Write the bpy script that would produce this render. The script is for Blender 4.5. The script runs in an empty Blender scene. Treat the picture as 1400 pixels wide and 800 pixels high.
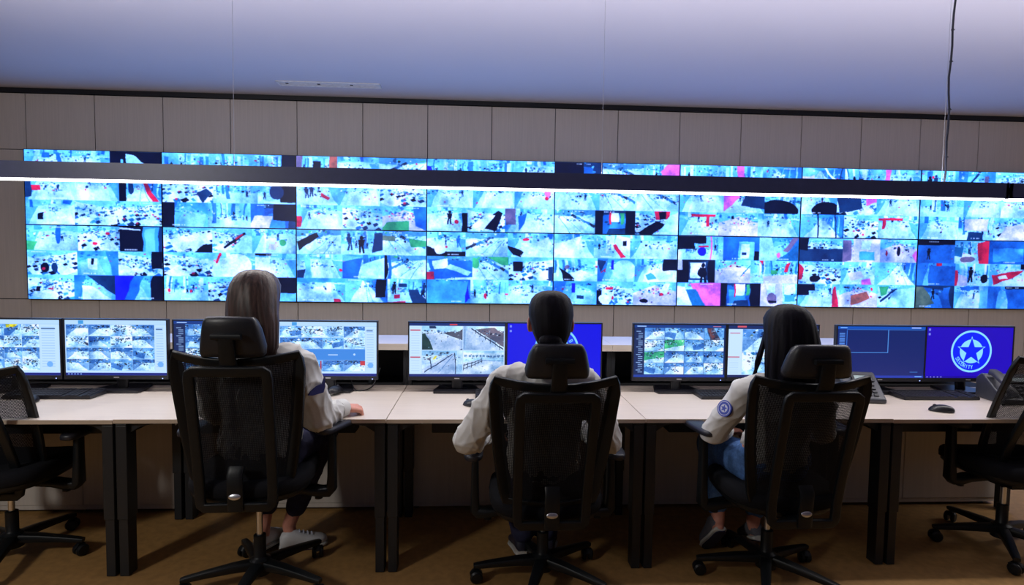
import bpy, math, random
import numpy as np
from mathutils import Vector, Matrix, Euler

random.seed(7)
S = bpy.context.scene
C = S.collection

# ------------------------------------------------------------------ camera
cam_data = bpy.data.cameras.new('camera')
cam = bpy.data.objects.new('camera', cam_data)
C.objects.link(cam)
cam_data.sensor_width = 36.0
cam_data.lens = 771.628 / 1400 * 36.0
cam_data.clip_start = 0.05
_r = Vector((0.9985, -0.05301, 0.01401)).normalized()
_f = Vector((0.05368, 0.99716, -0.05279)).normalized()
_u = _r.cross(_f).normalized()
_r = _f.cross(_u).normalized()
cam.matrix_world = Matrix(((_r.x, _u.x, -_f.x, 4.16786), (_r.y, _u.y, -_f.y, -5.46767), (_r.z, _u.z, -_f.z, 1.47655), (0, 0, 0, 1)))
S.camera = cam

# ------------------------------------------------------------------ world, lamps, exposure
world = bpy.data.worlds.new('world')
S.world = world
world.use_nodes = True
world.node_tree.nodes['Background'].inputs[0].default_value = (0.35, 0.45, 0.7, 1)
world.node_tree.nodes['Background'].inputs[1].default_value = 0.012

def area(name, loc, target, sx, sy, power, col):
    l = bpy.data.lights.new(name, 'AREA')
    l.shape = 'RECTANGLE'; l.size = sx; l.size_y = sy; l.energy = power; l.color = col
    o = bpy.data.objects.new(name, l); C.objects.link(o)
    o.location = loc
    d = Vector(target) - Vector(loc)
    o.rotation_euler = d.to_track_quat('-Z', 'Y').to_euler()
    return o
# ceiling luminaire over the row of desks behind the camera, towards its left end
area('ceiling_lamp_behind', (1.05, -5.7, 2.5), (2.4, -3.0, 0.2), 0.4, 0.4, 38, (1.0, 0.97, 0.92))
LAMP_DOWN = 6.0       # radiance of the pendant's lower diffuser
LAMP_UP = 6.0         # radiance of its upper diffuser
TUBE_DOWN = 5.6       # watts per metre of its lower LED tube
TUBE_UP = 5.2         # watts per metre of its upper LED tube
WALL_SCREEN = 1.15    # radiance of the video wall
DESK_SCREEN = 0.95

S.view_settings.view_transform = 'Standard'
S.view_settings.look = 'None'
S.view_settings.exposure = 0.0
S.view_settings.gamma = 1.0
S.view_settings.use_curve_mapping = False
S.cycles.max_bounces = 6
S.cycles.diffuse_bounces = 3
S.cycles.glossy_bounces = 3
S.cycles.transparent_max_bounces = 12
S.cycles.caustics_reflective = False
S.cycles.caustics_refractive = False
S.cycles.sample_clamp_indirect = 4.0
S.cycles.use_denoising = True

# ------------------------------------------------------------------ materials
MATS = {}
def srgb(r, g, b):
    f = lambda c: (c / 12.92 if c <= 0.04045 else ((c + 0.055) / 1.055) ** 2.4)
    return (f(r / 255), f(g / 255), f(b / 255), 1)

def mat(name, col, rough=0.6, metal=0.0, var=0.08, scale=(30, 30, 30), bump=0.0, spec=0.5, emit=None, estr=0.0, sheen=0.0):
    if name in MATS: return MATS[name]
    m = bpy.data.materials.new(name); m.use_nodes = True
    nt = m.node_tree; b = nt.nodes['Principled BSDF']
    b.inputs['Roughness'].default_value = rough
    b.inputs['Metallic'].default_value = metal
    b.inputs['Specular IOR Level'].default_value = spec
    if sheen: b.inputs['Sheen Weight'].default_value = sheen
    tc = nt.nodes.new('ShaderNodeTexCoord'); mp = nt.nodes.new('ShaderNodeMapping')
    mp.inputs['Scale'].default_value = scale
    nz = nt.nodes.new('ShaderNodeTexNoise'); nz.inputs['Scale'].default_value = 1.0; nz.inputs['Detail'].default_value = 3.0
    nt.links.new(tc.outputs['Object'], mp.inputs['Vector']); nt.links.new(mp.outputs['Vector'], nz.inputs['Vector'])
    rp = nt.nodes.new('ShaderNodeValToRGB')
    c = col
    rp.color_ramp.elements[0].position = 0.3; rp.color_ramp.elements[1].position = 0.7
    rp.color_ramp.elements[0].color = tuple(max(0, x * (1 - var)) for x in c[:3]) + (1,)
    rp.color_ramp.elements[1].color = tuple(min(1, x * (1 + var)) for x in c[:3]) + (1,)
    nt.links.new(nz.outputs['Fac'], rp.inputs['Fac']); nt.links.new(rp.outputs['Color'], b.inputs['Base Color'])
    if bump:
        bp = nt.nodes.new('ShaderNodeBump'); bp.inputs['Strength'].default_value = bump; bp.inputs['Distance'].default_value = 0.002
        nt.links.new(nz.outputs['Fac'], bp.inputs['Height']); nt.links.new(bp.outputs['Normal'], b.inputs['Normal'])
    if emit:
        b.inputs['Emission Color'].default_value = emit; b.inputs['Emission Strength'].default_value = estr
    MATS[name] = m
    return m

M_ceiling = mat('ceiling_paint', (0.70, 0.675, 0.75, 1), 0.8, var=0.01, scale=(2, 2, 2))
M_panel = mat('wall_veneer', (0.66, 0.585, 0.52, 1), 0.55, var=0.05, scale=(90, 90, 2.5), bump=0.05)
M_plain = mat('plain_wall', (0.45, 0.42, 0.40, 1), 0.8, var=0.02)
M_black_trim = mat('black_trim', (0.008, 0.009, 0.014, 1), 0.5)
M_floor = mat('cork_floor', (0.34, 0.185, 0.058, 1), 0.62, var=0.16, scale=(26, 26, 26), bump=0.1)
M_desk = mat('maple_laminate', (0.66, 0.575, 0.50, 1), 0.38, var=0.035, scale=(3, 60, 60))
M_flap = mat('maple_flap', (0.50, 0.42, 0.345, 1), 0.5, var=0.05, scale=(3, 60, 60))
M_edge = mat('maple_edge', (0.50, 0.40, 0.30, 1), 0.5, var=0.06, scale=(4, 70, 70))
M_shelf = mat('pale_laminate', (0.66, 0.63, 0.66, 1), 0.4, var=0.03, scale=(3, 60, 60))
M_door = mat('cabinet_laminate', (0.56, 0.51, 0.46, 1), 0.5, var=0.04, scale=(60, 60, 3))
M_steel = mat('black_powdercoat', (0.007, 0.0095, 0.013, 1), 0.5, var=0.15, scale=(200, 200, 200), bump=0.05)
M_void = mat('black_backing', (0.006, 0.006, 0.008, 1), 0.7)
M_plastic = mat('chair_black_plastic', (0.004, 0.0055, 0.007, 1), 0.42, var=0.2, scale=(250, 250, 250), bump=0.08, spec=0.32)
M_fabric = mat('chair_black_fabric', (0.006, 0.0065, 0.009, 1), 0.9, var=0.3, scale=(400, 400, 400), bump=0.3, spec=0.2)
M_padtop = mat('armrest_soft_pad', (0.02, 0.022, 0.032, 1), 0.42, var=0.1)
M_headrest = mat('headrest_leatherette', (0.010, 0.011, 0.015, 1), 0.4, var=0.2, scale=(150, 150, 150), bump=0.15)
M_chrome = mat('chrome', (0.72, 0.74, 0.78, 1), 0.3, 1.0, var=0.03)
M_bezel = mat('monitor_black_plastic', (0.012, 0.012, 0.017, 1), 0.35, var=0.1, scale=(150, 150, 150))
M_key = mat('keyboard_keys', (0.022, 0.022, 0.028, 1), 0.5, var=0.15)
M_phone = mat('phone_dark_grey_plastic', (0.05, 0.053, 0.065, 1), 0.3, var=0.1)
M_lcd = mat('phone_lcd', (0.25, 0.30, 0.30, 1), 0.25, emit=(0.4, 0.55, 0.6, 1), estr=0.18)
M_silver = mat('silver_print', (0.6, 0.6, 0.62, 1), 0.35, 0.6)
M_led = mat('blue_led', (0.05, 0.1, 0.6, 1), 0.4, emit=(0.35, 0.45, 1, 1), estr=2.5)
M_cable = mat('black_cable', (0.008, 0.008, 0.010, 1), 0.5)
M_powercable = mat('dark_power_cable', (0.012, 0.013, 0.025, 1), 0.5)
M_wire = mat('steel_wire', (0.55, 0.55, 0.6, 1), 0.3, 0.9)
M_lampbody = mat('lamp_black_aluminium', (0.05, 0.06, 0.15, 1), 0.4, 0.0)
M_lampdown = mat('lamp_diffuser', (0.8, 0.8, 0.8, 1), 0.5, emit=(1.0, 0.955, 0.93, 1), estr=LAMP_DOWN)
M_lampup = mat('lamp_upper_diffuser', (0.8, 0.8, 0.8, 1), 0.5, emit=(0.95, 0.95, 1.0, 1), estr=LAMP_UP)
M_vent = mat('white_vent_metal', (0.86, 0.86, 0.88, 1), 0.4)
M_skin = mat('skin', srgb(205, 140, 120), 0.5, var=0.06, scale=(60, 60, 60))
M_shirt = mat('white_shirt_cotton', (0.58, 0.575, 0.55, 1), 0.85, var=0.03, scale=(40, 40, 40), bump=0.15, sheen=0.1)
M_navy = mat('navy_trousers', (0.012, 0.013, 0.045, 1), 0.85, var=0.2, scale=(50, 50, 50), bump=0.2)
M_jeans = mat('blue_denim', (0.065, 0.16, 0.40, 1), 0.85, var=0.25, scale=(90, 90, 90), bump=0.2)
M_patch = mat('navy_patch', (0.015, 0.02, 0.14, 1), 0.7, var=0.1)
M_patchblue = mat('patch_blue', (0.05, 0.08, 0.42, 1), 0.7)
M_patchwhite = mat('patch_white', (0.55, 0.58, 0.7, 1), 0.7)
M_blonde = mat('dark_blonde_hair', (0.046, 0.025, 0.020, 1), 0.48, var=0.7, scale=(95, 95, 3.0), bump=0.6, spec=0.4)
M_blackhair = mat('black_hair', (0.0035, 0.003, 0.007, 1), 0.6, var=0.5, scale=(110, 110, 4), bump=0.6, spec=0.14)
M_whiteshoe = mat('white_sneaker', (0.62, 0.62, 0.64, 1), 0.5, var=0.04)
M_shoesole = mat('white_rubber', (0.5, 0.49, 0.46, 1), 0.6)
M_greyshoe = mat('grey_canvas', (0.10, 0.10, 0.12, 1), 0.85, var=0.15, scale=(200, 200, 200))
M_navyshoe = mat('navy_rubber', (0.012, 0.016, 0.06, 1), 0.6)
M_darkshoe = mat('dark_shoe', (0.012, 0.013, 0.03, 1), 0.55)
M_eye = mat('eye_white', (0.6, 0.6, 0.58, 1), 0.2)
M_lip = mat('lips', srgb(170, 85, 85), 0.45)

def mesh_weave(name):
    """Chair-back mesh: fine woven yarns with open holes (procedural pattern in the mesh's own UVs)."""
    m = bpy.data.materials.new(name); m.use_nodes = True
    nt = m.node_tree; b = nt.nodes['Principled BSDF']; out = nt.nodes['Material Output']
    b.inputs['Base Color'].default_value = (0.006, 0.0065, 0.009, 1); b.inputs['Roughness'].default_value = 0.8; b.inputs['Specular IOR Level'].default_value = 0.2
    tc = nt.nodes.new('ShaderNodeTexCoord'); mp = nt.nodes.new('ShaderNodeMapping')
    mp.inputs['Scale'].default_value = (1, 1, 1)
    vo = nt.nodes.new('ShaderNodeTexVoronoi'); vo.inputs['Scale'].default_value = 210.0; vo.inputs['Randomness'].default_value = 0.0
    vo.voronoi_dimensions = '2D'
    lt = nt.nodes.new('ShaderNodeMath'); lt.operation = 'LESS_THAN'; lt.inputs[1].default_value = 0.215
    tr = nt.nodes.new('ShaderNodeBsdfTransparent'); mx = nt.nodes.new('ShaderNodeMixShader')
    nt.links.new(tc.outputs['UV'], mp.inputs['Vector']); nt.links.new(mp.outputs['Vector'], vo.inputs['Vector'])
    nt.links.new(vo.outputs['Distance'], lt.inputs[0]); nt.links.new(lt.outputs[0], mx.inputs['Fac'])
    nt.links.new(b.outputs[0], mx.inputs[1]); nt.links.new(tr.outputs[0], mx.inputs[2]); nt.links.new(mx.outputs[0], out.inputs['Surface'])
    return m
M_weave = mesh_weave('chair_mesh_weave')

# ------------------------------------------------------------------ geometry helpers
class MB:
    def __init__(self): self.v = []; self.f = []
    def add(self, verts, faces):
        n = len(self.v); self.v += [tuple(x) for x in verts]; self.f += [tuple(i + n for i in q) for q in faces]
        return self
    def box(self, c, s, rot=None):
        x, y, z = s[0] / 2, s[1] / 2, s[2] / 2
        vs = [Vector((a * x, b * y, d * z)) for a in (-1, 1) for b in (-1, 1) for d in (-1, 1)]
        if rot is not None: vs = [rot @ v for v in vs]
        vs = [v + Vector(c) for v in vs]
        return self.add(vs, [(0, 1, 3, 2), (4, 6, 7, 5), (0, 4, 5, 1), (2, 3, 7, 6), (0, 2, 6, 4), (1, 5, 7, 3)])
    def span(self, a, b):
        return self.box(((a[0] + b[0]) / 2, (a[1] + b[1]) / 2, (a[2] + b[2]) / 2), (abs(b[0] - a[0]), abs(b[1] - a[1]), abs(b[2] - a[2])))
    def loft(self, rings, cap=True, closed=False):
        n = len(rings[0]); vs = [p for r in rings for p in r]; fs = []
        m = len(rings)
        for i in range(m if closed else m - 1):
            a, b = i * n, ((i + 1) % m) * n
            for j in range(n):
                k = (j + 1) % n
                fs.append((a + j, a + k, b + k, b + j))
        if cap and not closed:
            fs.append(tuple(reversed(range(n)))); fs.append(tuple((m - 1) * n + j for j in range(n)))
        return self.add(vs, fs)
    def tube(self, path, r, n=10, closed=False):
        return self.sweep(path, [2 * x for x in r] if isinstance(r, (list, tuple)) else 2 * r, None, Vector((0.13, 0.31, 0.94)), n, closed, 2)
    def sweep(self, path, w, t=None, normal=(0, -1, 0), n=12, closed=False, power=4.0):
        """Ring of a superellipse w x t along path; `normal` is the direction the thickness t points (a vector, or one per point)."""
        P = [Vector(p) for p in path]; m = len(P); rings = []
        W = w if isinstance(w, (list, tuple)) else [w] * m
        T = W if t is None else (t if isinstance(t, (list, tuple)) else [t] * m)
        for i in range(m):
            a = P[(i - 1) % m] if (closed or i) else P[0]
            b = P[(i + 1) % m] if (closed or i < m - 1) else P[-1]
            tg = (b - a).normalized()
            N = Vector(normal[i]) if isinstance(normal, list) else Vector(normal)
            N = (N - tg * N.dot(tg))
            if N.length < 1e-4: N = tg.orthogonal()
            N.normalize(); B = tg.cross(N)
            ring = []
            for k in range(n):
                an = 2 * math.pi * (k + 0.5) / n; c, s = math.cos(an), math.sin(an)
                e = 2.0 / power
                x = math.copysign(abs(c) ** e, c) * W[i] / 2; y = math.copysign(abs(s) ** e, s) * T[i] / 2
                ring.append(P[i] + B * x + N * y)
            rings.append(ring)
        return self.loft(rings, True, closed)
    def lathe(self, prof, c=(0, 0, 0), n=20, axis=(0, 0, 1)):
        q = Vector((0, 0, 1)).rotation_difference(Vector(axis)); c = Vector(c)
        rings = [[c + q @ Vector((r * math.cos(2 * math.pi * k / n), r * math.sin(2 * math.pi * k / n), z)) for k in range(n)] for r, z in prof]
        return self.loft(rings)
    def ell(self, c, r, rot=None, n=14, m=9):
        c = Vector(c); rings = []
        for i in range(m):
            ph = math.pi * (i + 0.5) / m - math.pi / 2
            ring = []
            for k in range(n):
                th = 2 * math.pi * k / n
                p = Vector((r[0] * math.cos(ph) * math.cos(th), r[1] * math.cos(ph) * math.sin(th), r[2] * math.sin(ph)))
                if rot is not None: p = rot @ p
                ring.append(c + p)
            rings.append(ring)
        return self.loft(rings)
    def cap(self, a, b, ra, rb, n=12):
        """tapered capsule"""
        a, b = Vector(a), Vector(b); d = b - a; L = d.length
        ax = d.normalized() if L > 1e-6 else Vector((0, 0, 1))
        prof = []
        for i in range(4): an = math.pi / 2 * (1 - (i + 0.35) / 4); prof.append((ra * math.cos(an), -ra * math.sin(an)))
        prof.append((ra, 0)); prof.append((rb, L))
        for i in range(4): an = math.pi / 2 * ((i + 0.65) / 4); prof.append((rb * math.cos(an), L + rb * math.sin(an)))
        return self.lathe(prof, a, n, ax)

def link(name, me, material, parent=None, smooth=35, loc=None):
    o = bpy.data.objects.new(name, me); C.objects.link(o)
    if material is not None and not me.materials: me.materials.append(material)
    if parent is not None: o.parent = parent
    if loc is not None: o.location = loc
    return o
def mesh_of(mb, smooth=35, name='mesh'):
    me = bpy.data.meshes.new(name); me.from_pydata(mb.v, [], mb.f); me.validate()
    if smooth:
        me.shade_smooth()
        me.set_sharp_from_angle(angle=math.radians(smooth))
    me.update()
    return me
def obj(name, mb, material, parent=None, smooth=35, bevel=0.0, seg=2, sub=0):
    o = link(name, mesh_of(mb, smooth, name), material, parent)
    if bevel:
        b = o.modifiers.new('bevel', 'BEVEL'); b.width = bevel; b.segments = seg; b.limit_method = 'ANGLE'; b.angle_limit = math.radians(40)
    if sub:
        s = o.modifiers.new('sub', 'SUBSURF'); s.levels = sub; s.render_levels = sub
    return o
def tag(o, label=None, cat=None, group=None, kind=None):
    if label: o['label'] = label
    if cat: o['category'] = cat
    if group: o['group'] = group
    if kind: o['kind'] = kind
    return o
def thing(name, label, cat, loc=(0, 0, 0), rz=0.0, group=None):
    o = bpy.data.objects.new(name, None); C.objects.link(o)
    o.location = loc; o.rotation_euler = (0, 0, rz); o.empty_display_size = 0.1
    return tag(o, label, cat, group)
def struct(name, mb, material, smooth=0, bevel=0):
    return tag(obj(name, mb, material, None, smooth, bevel), kind='structure')
def dup(root, loc, rz=0.0):
    r = root.copy(); C.objects.link(r); r.location = loc; r.rotation_euler = (0, 0, rz)
    for ch in list(root.children):
        c = ch.copy(); C.objects.link(c); c.parent = r
        for g in list(ch.children):
            d = g.copy(); C.objects.link(d); d.parent = c
    return r
def remeshed(name, mb, voxel, smooth_it, parent, material, fac=0.5, displace=None):
    """Fuse the overlapping forms of mb into one continuous skin."""
    me = bpy.data.meshes.new('tmp'); me.from_pydata(mb.v, [], mb.f); me.validate()
    t = bpy.data.objects.new('tmp', me); C.objects.link(t)
    r = t.modifiers.new('r', 'REMESH'); r.mode = 'VOXEL'; r.voxel_size = voxel
    s = t.modifiers.new('s', 'SMOOTH'); s.factor = fac; s.iterations = smooth_it
    dg = bpy.context.evaluated_depsgraph_get()
    res = bpy.data.meshes.new_from_object(t.evaluated_get(dg))
    bpy.data.objects.remove(t); bpy.data.meshes.remove(me)
    res.name = name
    if displace:
        n = len(res.vertices); co = np.empty(n * 3, np.float32); no = np.empty(n * 3, np.float32)
        res.vertices.foreach_get('co', co); res.vertices.foreach_get('normal', no)
        co = co.reshape(-1, 3); no = no.reshape(-1, 3)
        co = co + no * displace(co)[:, None]
        res.vertices.foreach_set('co', co.ravel().astype(np.float32)); res.update()
    res.shade_smooth()
    return link(name, res, material, parent)
# ------------------------------------------------------------------ pictures shown on the screens (drawn in memory)
PAL = dict(W=(216, 250, 255), L=(160, 232, 252), C=(104, 206, 250), M=(58, 162, 240), B=(26, 104, 190), D=(15, 50, 92), K=(7, 16, 40), T=(22, 104, 158), R=(206, 34, 70), P=(250, 104, 226), G=(52, 168, 104), S=(206, 206, 226), N=(110, 98, 132), V=(24, 30, 205), O=(176, 92, 80),
           Y=(236, 214, 60), g=(84, 110, 96), w=(206, 234, 252), l=(164, 210, 240), c=(116, 172, 218), m=(76, 128, 188), d=(34, 56, 92), k=(14, 22, 44), n=(92, 88, 106))
class Cv:
    def __init__(s, w, h, col=(0, 0, 0)):
        s.w, s.h = w, h; s.a = np.empty((h, w, 3), np.float32); s.a[:] = col
        s.X, s.Y = np.meshgrid((np.arange(w) + 0.5) / w, (np.arange(h) + 0.5) / h)
    def put(s, mask, col, al=1.0):
        c = np.array(PAL[col] if isinstance(col, str) else col, np.float32)
        s.a[mask] = s.a[mask] * (1 - al) + c * al
    def poly(s, pts, col, al=1.0):
        n = len(pts); inside = np.zeros(s.X.shape, bool); j = n - 1
        for i in range(n):
            xi, yi = pts[i]; xj, yj = pts[j]
            if yi != yj:
                inside ^= ((yi > s.Y) != (yj > s.Y)) & (s.X < (xj - xi) * (s.Y - yi) / (yj - yi) + xi)
            j = i
        s.put(inside, col, al)
    def rect(s, x0, y0, x1, y1, col, al=1.0): s.put((s.X >= x0) & (s.X < x1) & (s.Y >= y0) & (s.Y < y1), col, al)
    def ell(s, x, y, rx, ry, col, al=1.0): s.put(((s.X - x) / rx) ** 2 + ((s.Y - y) / ry) ** 2 < 1, col, al)
    def line(s, x0, y0, x1, y1, t, col, al=1.0):
        asp = s.w / s.h
        dx, dy = (x1 - x0) * asp, y1 - y0; L = max(1e-6, dx * dx + dy * dy)
        u = np.clip(((s.X - x0) * asp * dx + (s.Y - y0) * dy) / L, 0, 1)
        s.put(((s.X - x0) * asp - u * dx) ** 2 + (s.Y - y0 - u * dy) ** 2 < t * t, col, al)
    def paste(s, o, x0, y0): s.a[y0:y0 + o.h, x0:x0 + o.w] = o.a

def clutter(cv, rg, n, x0, y0, x1, y1, cols, smin=0.02, smax=0.07):
    for _ in range(n):
        x, y = rg.uniform(x0, x1), rg.uniform(y0, y1); r = rg.uniform(smin, smax); q = rg.uniform(0.3, 1.0); a0 = rg.uniform(0, 6.28)
        pts = [(x + r * math.cos(a0 + a) * rg.uniform(.6, 1.1), y + 1.6 * r * q * math.sin(a0 + a) * rg.uniform(.6, 1.1)) for a in (0.3, 1.4, 2.9, 4.4)]
        cv.poly(pts, rg.choice(cols), rg.uniform(0.6, 1))
def person_mark(cv, x, y, h, col='K'):
    cv.ell(x, y - h * .42, h * .06, h * .1, col); cv.poly([(x - h * .1, y - h * .32), (x + h * .1, y - h * .32), (x + h * .07, y), (x - h * .07, y)], col)
    cv.line(x - .03 * h, y, x - .06 * h, y + .42 * h, .05 * h, col); cv.line(x + .03 * h, y, x + .07 * h, y + .4 * h, .05 * h, col)

def snoise(h, w, cell, rs):
    gh, gw = int(h / cell) + 3, int(w / cell) + 3; g = rs.randn(gh, gw)
    y, x = np.arange(h) / cell, np.arange(w) / cell; yi, xi = y.astype(int), x.astype(int); fy, fx = (y - yi)[:, None], (x - xi)[None]
    fy, fx = fy * fy * (3 - 2 * fy), fx * fx * (3 - 2 * fx)
    return (g[yi][:, xi] * (1 - fy) + g[yi + 1][:, xi] * fy) * (1 - fx) + (g[yi][:, xi + 1] * (1 - fy) + g[yi + 1][:, xi + 1] * fy) * fx
def marks(cv, rg, n, cols, bands):
    """many tiny things along slanted bands: desk tops, chairs, papers, cars"""
    for _ in range(n):
        x0, y0, x1, y1, sp = rg.choice(bands); u = rg.random(); x, y = x0 + (x1 - x0) * u + rg.gauss(0, sp), y0 + (y1 - y0) * u + rg.gauss(0, sp)
        i, j = int(y * cv.h), int(x * cv.w)
        if 0 <= i < cv.h - 1 and 0 <= j < cv.w - 1:
            a, b = rg.randint(1, 5), rg.randint(1, 7); c = np.array(PAL[rg.choice(cols)], np.float32); al = rg.uniform(.45, .95)
            cv.a[i:i + a, j:j + b] = cv.a[i:i + a, j:j + b] * (1 - al) + c * al
def lens(cv, rs, amp=2.2, tex=1.0):
    """wavy low-quality camera lens: bends every outline a little, uneven exposure, fine grain"""
    h, w = cv.h, cv.w
    yy, xx = np.mgrid[0:h, 0:w]; u, v = (xx + .5) / w - .5, (yy + .5) / h - .5; k = rs.uniform(-.35, .15) * (u * u + v * v)
    dx = amp * snoise(h, w, 22, rs) + u * k * w; dy = amp * .8 * snoise(h, w, 22, rs) + v * k * h
    a = cv.a[np.clip(np.rint(yy + dy), 0, h - 1).astype(int), np.clip(np.rint(xx + dx), 0, w - 1).astype(int)]
    ex = 1 + tex * (.12 * snoise(h, w, 26, rs) + .045 * snoise(h, w, 7, rs) + .04 * snoise(h, w, 2.5, rs)) + tex * rs.uniform(-.16, .1) * (u * 2 * rs.choice((-1, 1)) + v * 1.5)
    cv.a = np.clip(a * ex[..., None] ** np.array((1.5, 1.0, .6)), 0, 255).astype(np.float32)
def feed(w, h, kind, seed, extra=()):
    rg = random.Random(seed); cv = Cv(w, h, PAL['L'])
    fl = rg.random() < .5
    def X(x): return 1 - x if fl else x
    if kind == 'k':
        cv.a[:] = PAL['K']
    elif kind == 'f':          # bright floor, low walls
        cv.a[:] = PAL['L']; cv.poly([(0, 0), (1, 0), (1, .25), (X(.6), .18), (0, .3)], 'C')
        cv.poly([(X(0), .3), (X(.25), .25), (X(.05), 1), (X(0), 1)], 'M', .8); cv.poly([(X(.3), .4), (X(.9), .35), (X(1), 1), (X(.2), 1)], 'W', .55)
        for _ in range(4): x = rg.uniform(0, .9); cv.rect(x, 0, x + rg.uniform(.04, .12), rg.uniform(.1, .3), rg.choice('WMLB'))
        clutter(cv, rg, 12, 0, .05, 1, .45, 'DTMBWL', .015, .05)
        if rg.random() < .5: person_mark(cv, rg.uniform(.2, .8), rg.uniform(.3, .5), .3, 'D')
    elif kind == 'c':          # corridor towards a vanishing point
        vx, vy = rg.uniform(.3, .7), rg.uniform(.05, .25)
        cv.a[:] = PAL['M']; cv.poly([(vx, vy), (0, .0), (0, 1), (X(.15), 1)], 'C'); cv.poly([(vx - .03, vy), (vx + .05, vy), (.95, 1), (.1, 1)], 'W', .75)
        cv.poly([(vx, vy), (1, 0), (1, 1), (.92, 1)], 'B', .7)
        for k in range(4):
            t = .25 + k * .25; x = vx + (1 - vx) * t; cv.poly([(x, vy * (1 - t)), (x + .04 * t, vy * (1 - t)), (x + .02, vy + (1 - vy) * t), (x - .02, vy + (1 - vy) * t)], rg.choice('LDC'), .8)
        for _ in range(2): cv.line(vx, vy, rg.uniform(.2, .8), 1, .012, rg.choice('WCM'), .8)
        clutter(cv, rg, 7, vx - .2, vy, vx + .2, vy + .25, 'DTBW', .01, .04)
    elif kind == 'd':          # office full of desks
        cv.a[:] = PAL['L']; cv.poly([(X(0), .35), (X(1), .1), (X(1), .8), (X(.3), 1), (X(0), 1)], 'W', .6)
        cv.poly([(X(0), .0), (X(1), 0), (X(1), .1), (X(0), .3)], 'C')
        for k in range(5):
            y = .18 + k * .16
            for j in range(7):
                if rg.random() < .8:
                    xx = X(j / 6.5 + rg.uniform(-.04, .04)); yy = y + .25 * (1 - j / 6.5) * .5 + rg.uniform(-.03, .03)
                    r = .025 + .012 * k
                    cv.poly([(xx - r, yy), (xx + r * .6, yy - r), (xx + r * 1.3, yy + r * .4), (xx - r * .2, yy + r * 1.5)], rg.choice('KDTDBKMW'))
                    if rg.random() < .10: cv.ell(xx, yy - r * .4, r * .45, r * .6, 'R', .8)
        clutter(cv, rg, 18, 0, .2, 1, 1, 'KDTWWLC', .012, .045)
        cv.poly([(X(.55), .75), (X(.8), .62), (X(.95), .85), (X(.7), 1)], 'W', .9)
    elif kind == 'm':          # mid-blue empty room
        cv.a[:] = PAL['M']; cv.poly([(X(0), .3), (X(.6), .15), (X(1), .5), (X(1), 1), (X(0), 1)], 'C', .85); cv.poly([(X(0), 0), (X(.3), 0), (X(.15), 1), (X(0), 1)], 'B', .8)
        cv.poly([(X(.5), .3), (X(.95), .5), (X(.9), 1), (X(.3), 1)], 'L', .6); clutter(cv, rg, 8, .1, .0, 1, .4, 'DTBWL', .02, .06)
    elif kind == 'p':          # outdoor, cars and paving
        cv.a[:] = PAL['L']; cv.poly([(0, 0), (1, 0), (1, .2), (0, .28)], 'T', .7); clutter(cv, rg, 14, 0, 0, 1, .28, 'TGDCWM', .02, .07)
        cv.poly([(X(.0), .35), (X(1), .22), (X(1), 1), (X(.35), 1)], 'W', .6)
        for k in range(5): cv.poly([(X(.02 + .11 * k), .62 - .09 * k), (X(.14 + .11 * k), .52 - .09 * k), (X(.16 + .11 * k), .60 - .09 * k), (X(.04 + .11 * k), .74 - .09 * k)], rg.choice('DTKB'), .85)
        cv.line(X(.3), 1, X(.8), .25, .012, 'C'); cv.line(X(.6), 1, X(.9), .3, .01, 'M')
    elif kind == 'h':          # hall with vertical elements
        cv.a[:] = PAL['C']; cv.rect(0, .55, 1, 1, 'L')
        for _ in range(9): x = rg.uniform(0, .95); cv.rect(x, rg.uniform(0, .15), x + rg.uniform(.015, .09), rg.uniform(.45, .85), rg.choice('WMBLTWL'), .85)
        clutter(cv, rg, 9, 0, .35, 1, .75, 'KDTSW', .015, .05)
        for _ in range(2): person_mark(cv, rg.uniform(.1, .9), rg.uniform(.45, .65), rg.uniform(.2, .35), rg.choice('KD'))
    elif kind == 'b':          # dark room at night
        cv.a[:] = PAL['D']; cv.poly([(X(.2), .2), (X(.9), .1), (X(.8), 1), (X(.1), 1)], 'B', .8); cv.poly([(X(.4), .4), (X(.8), .3), (X(.75), 1), (X(.3), 1)], 'M', .7)
        clutter(cv, rg, 10, 0, .0, 1, .6, 'KDTMC', .02, .07)
    elif kind == 's':          # warm sand-coloured floor
        cv.a[:] = PAL['C']; cv.poly([(.0, .45), (.5, .15), (1, .4), (1, 1), (0, 1)], 'S'); clutter(cv, rg, 16, 0, 0, 1, .5, 'DTMWLKB', .02, .07); clutter(cv, rg, 5, .1, .45, .9, .9, 'KRN', .02, .04)
    if kind in 'fdphscm':
        n = dict(f=42, d=110, p=70, h=55, s=55, c=34, m=26)[kind]
        marks(cv, rg, n, 'KDDTTWWBML' if kind != 's' else 'KDNTWRMB', [(rg.uniform(-.1, .5), rg.uniform(.05, .5), rg.uniform(.5, 1.1), rg.uniform(.1, .7), rg.uniform(.03, .1)) for _ in range(3 if kind in 'dph' else 2)])
        marks(cv, rg, 3, 'R', [(0, .4, 1, .6, .2)])
    for e in extra:
        t = e[0]
        if t == 'r': cv.rect(*e[1:6])
        elif t == 'p': cv.poly([(e[2][i], e[2][i + 1]) for i in range(0, len(e[2]), 2)], e[1])
        elif t == 'e': cv.ell(e[1], e[2], e[3] * (.62 if e[5] == 'R' else 1), e[4] * (.62 if e[5] == 'R' else 1), *e[5:6])
        elif t == 'l': cv.line(*e[1:7])
        elif t == 'i': person_mark(cv, *e[1:5])
    lens(cv, np.random.RandomState(seed), 1.5, 0.35 if kind == 'k' else 1.0)
    # camera overlay text: tiny runs of white dashes
    if kind != 'k' or rg.random() < .5:
        y = .9 if rg.random() < .6 else .04; x = rg.uniform(.05, .55)
        for k in range(10):
            if rg.random() < .8: cv.rect(x + k * .03, y, x + k * .03 + .02, y + .05, (235, 250, 255), .85)
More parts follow.
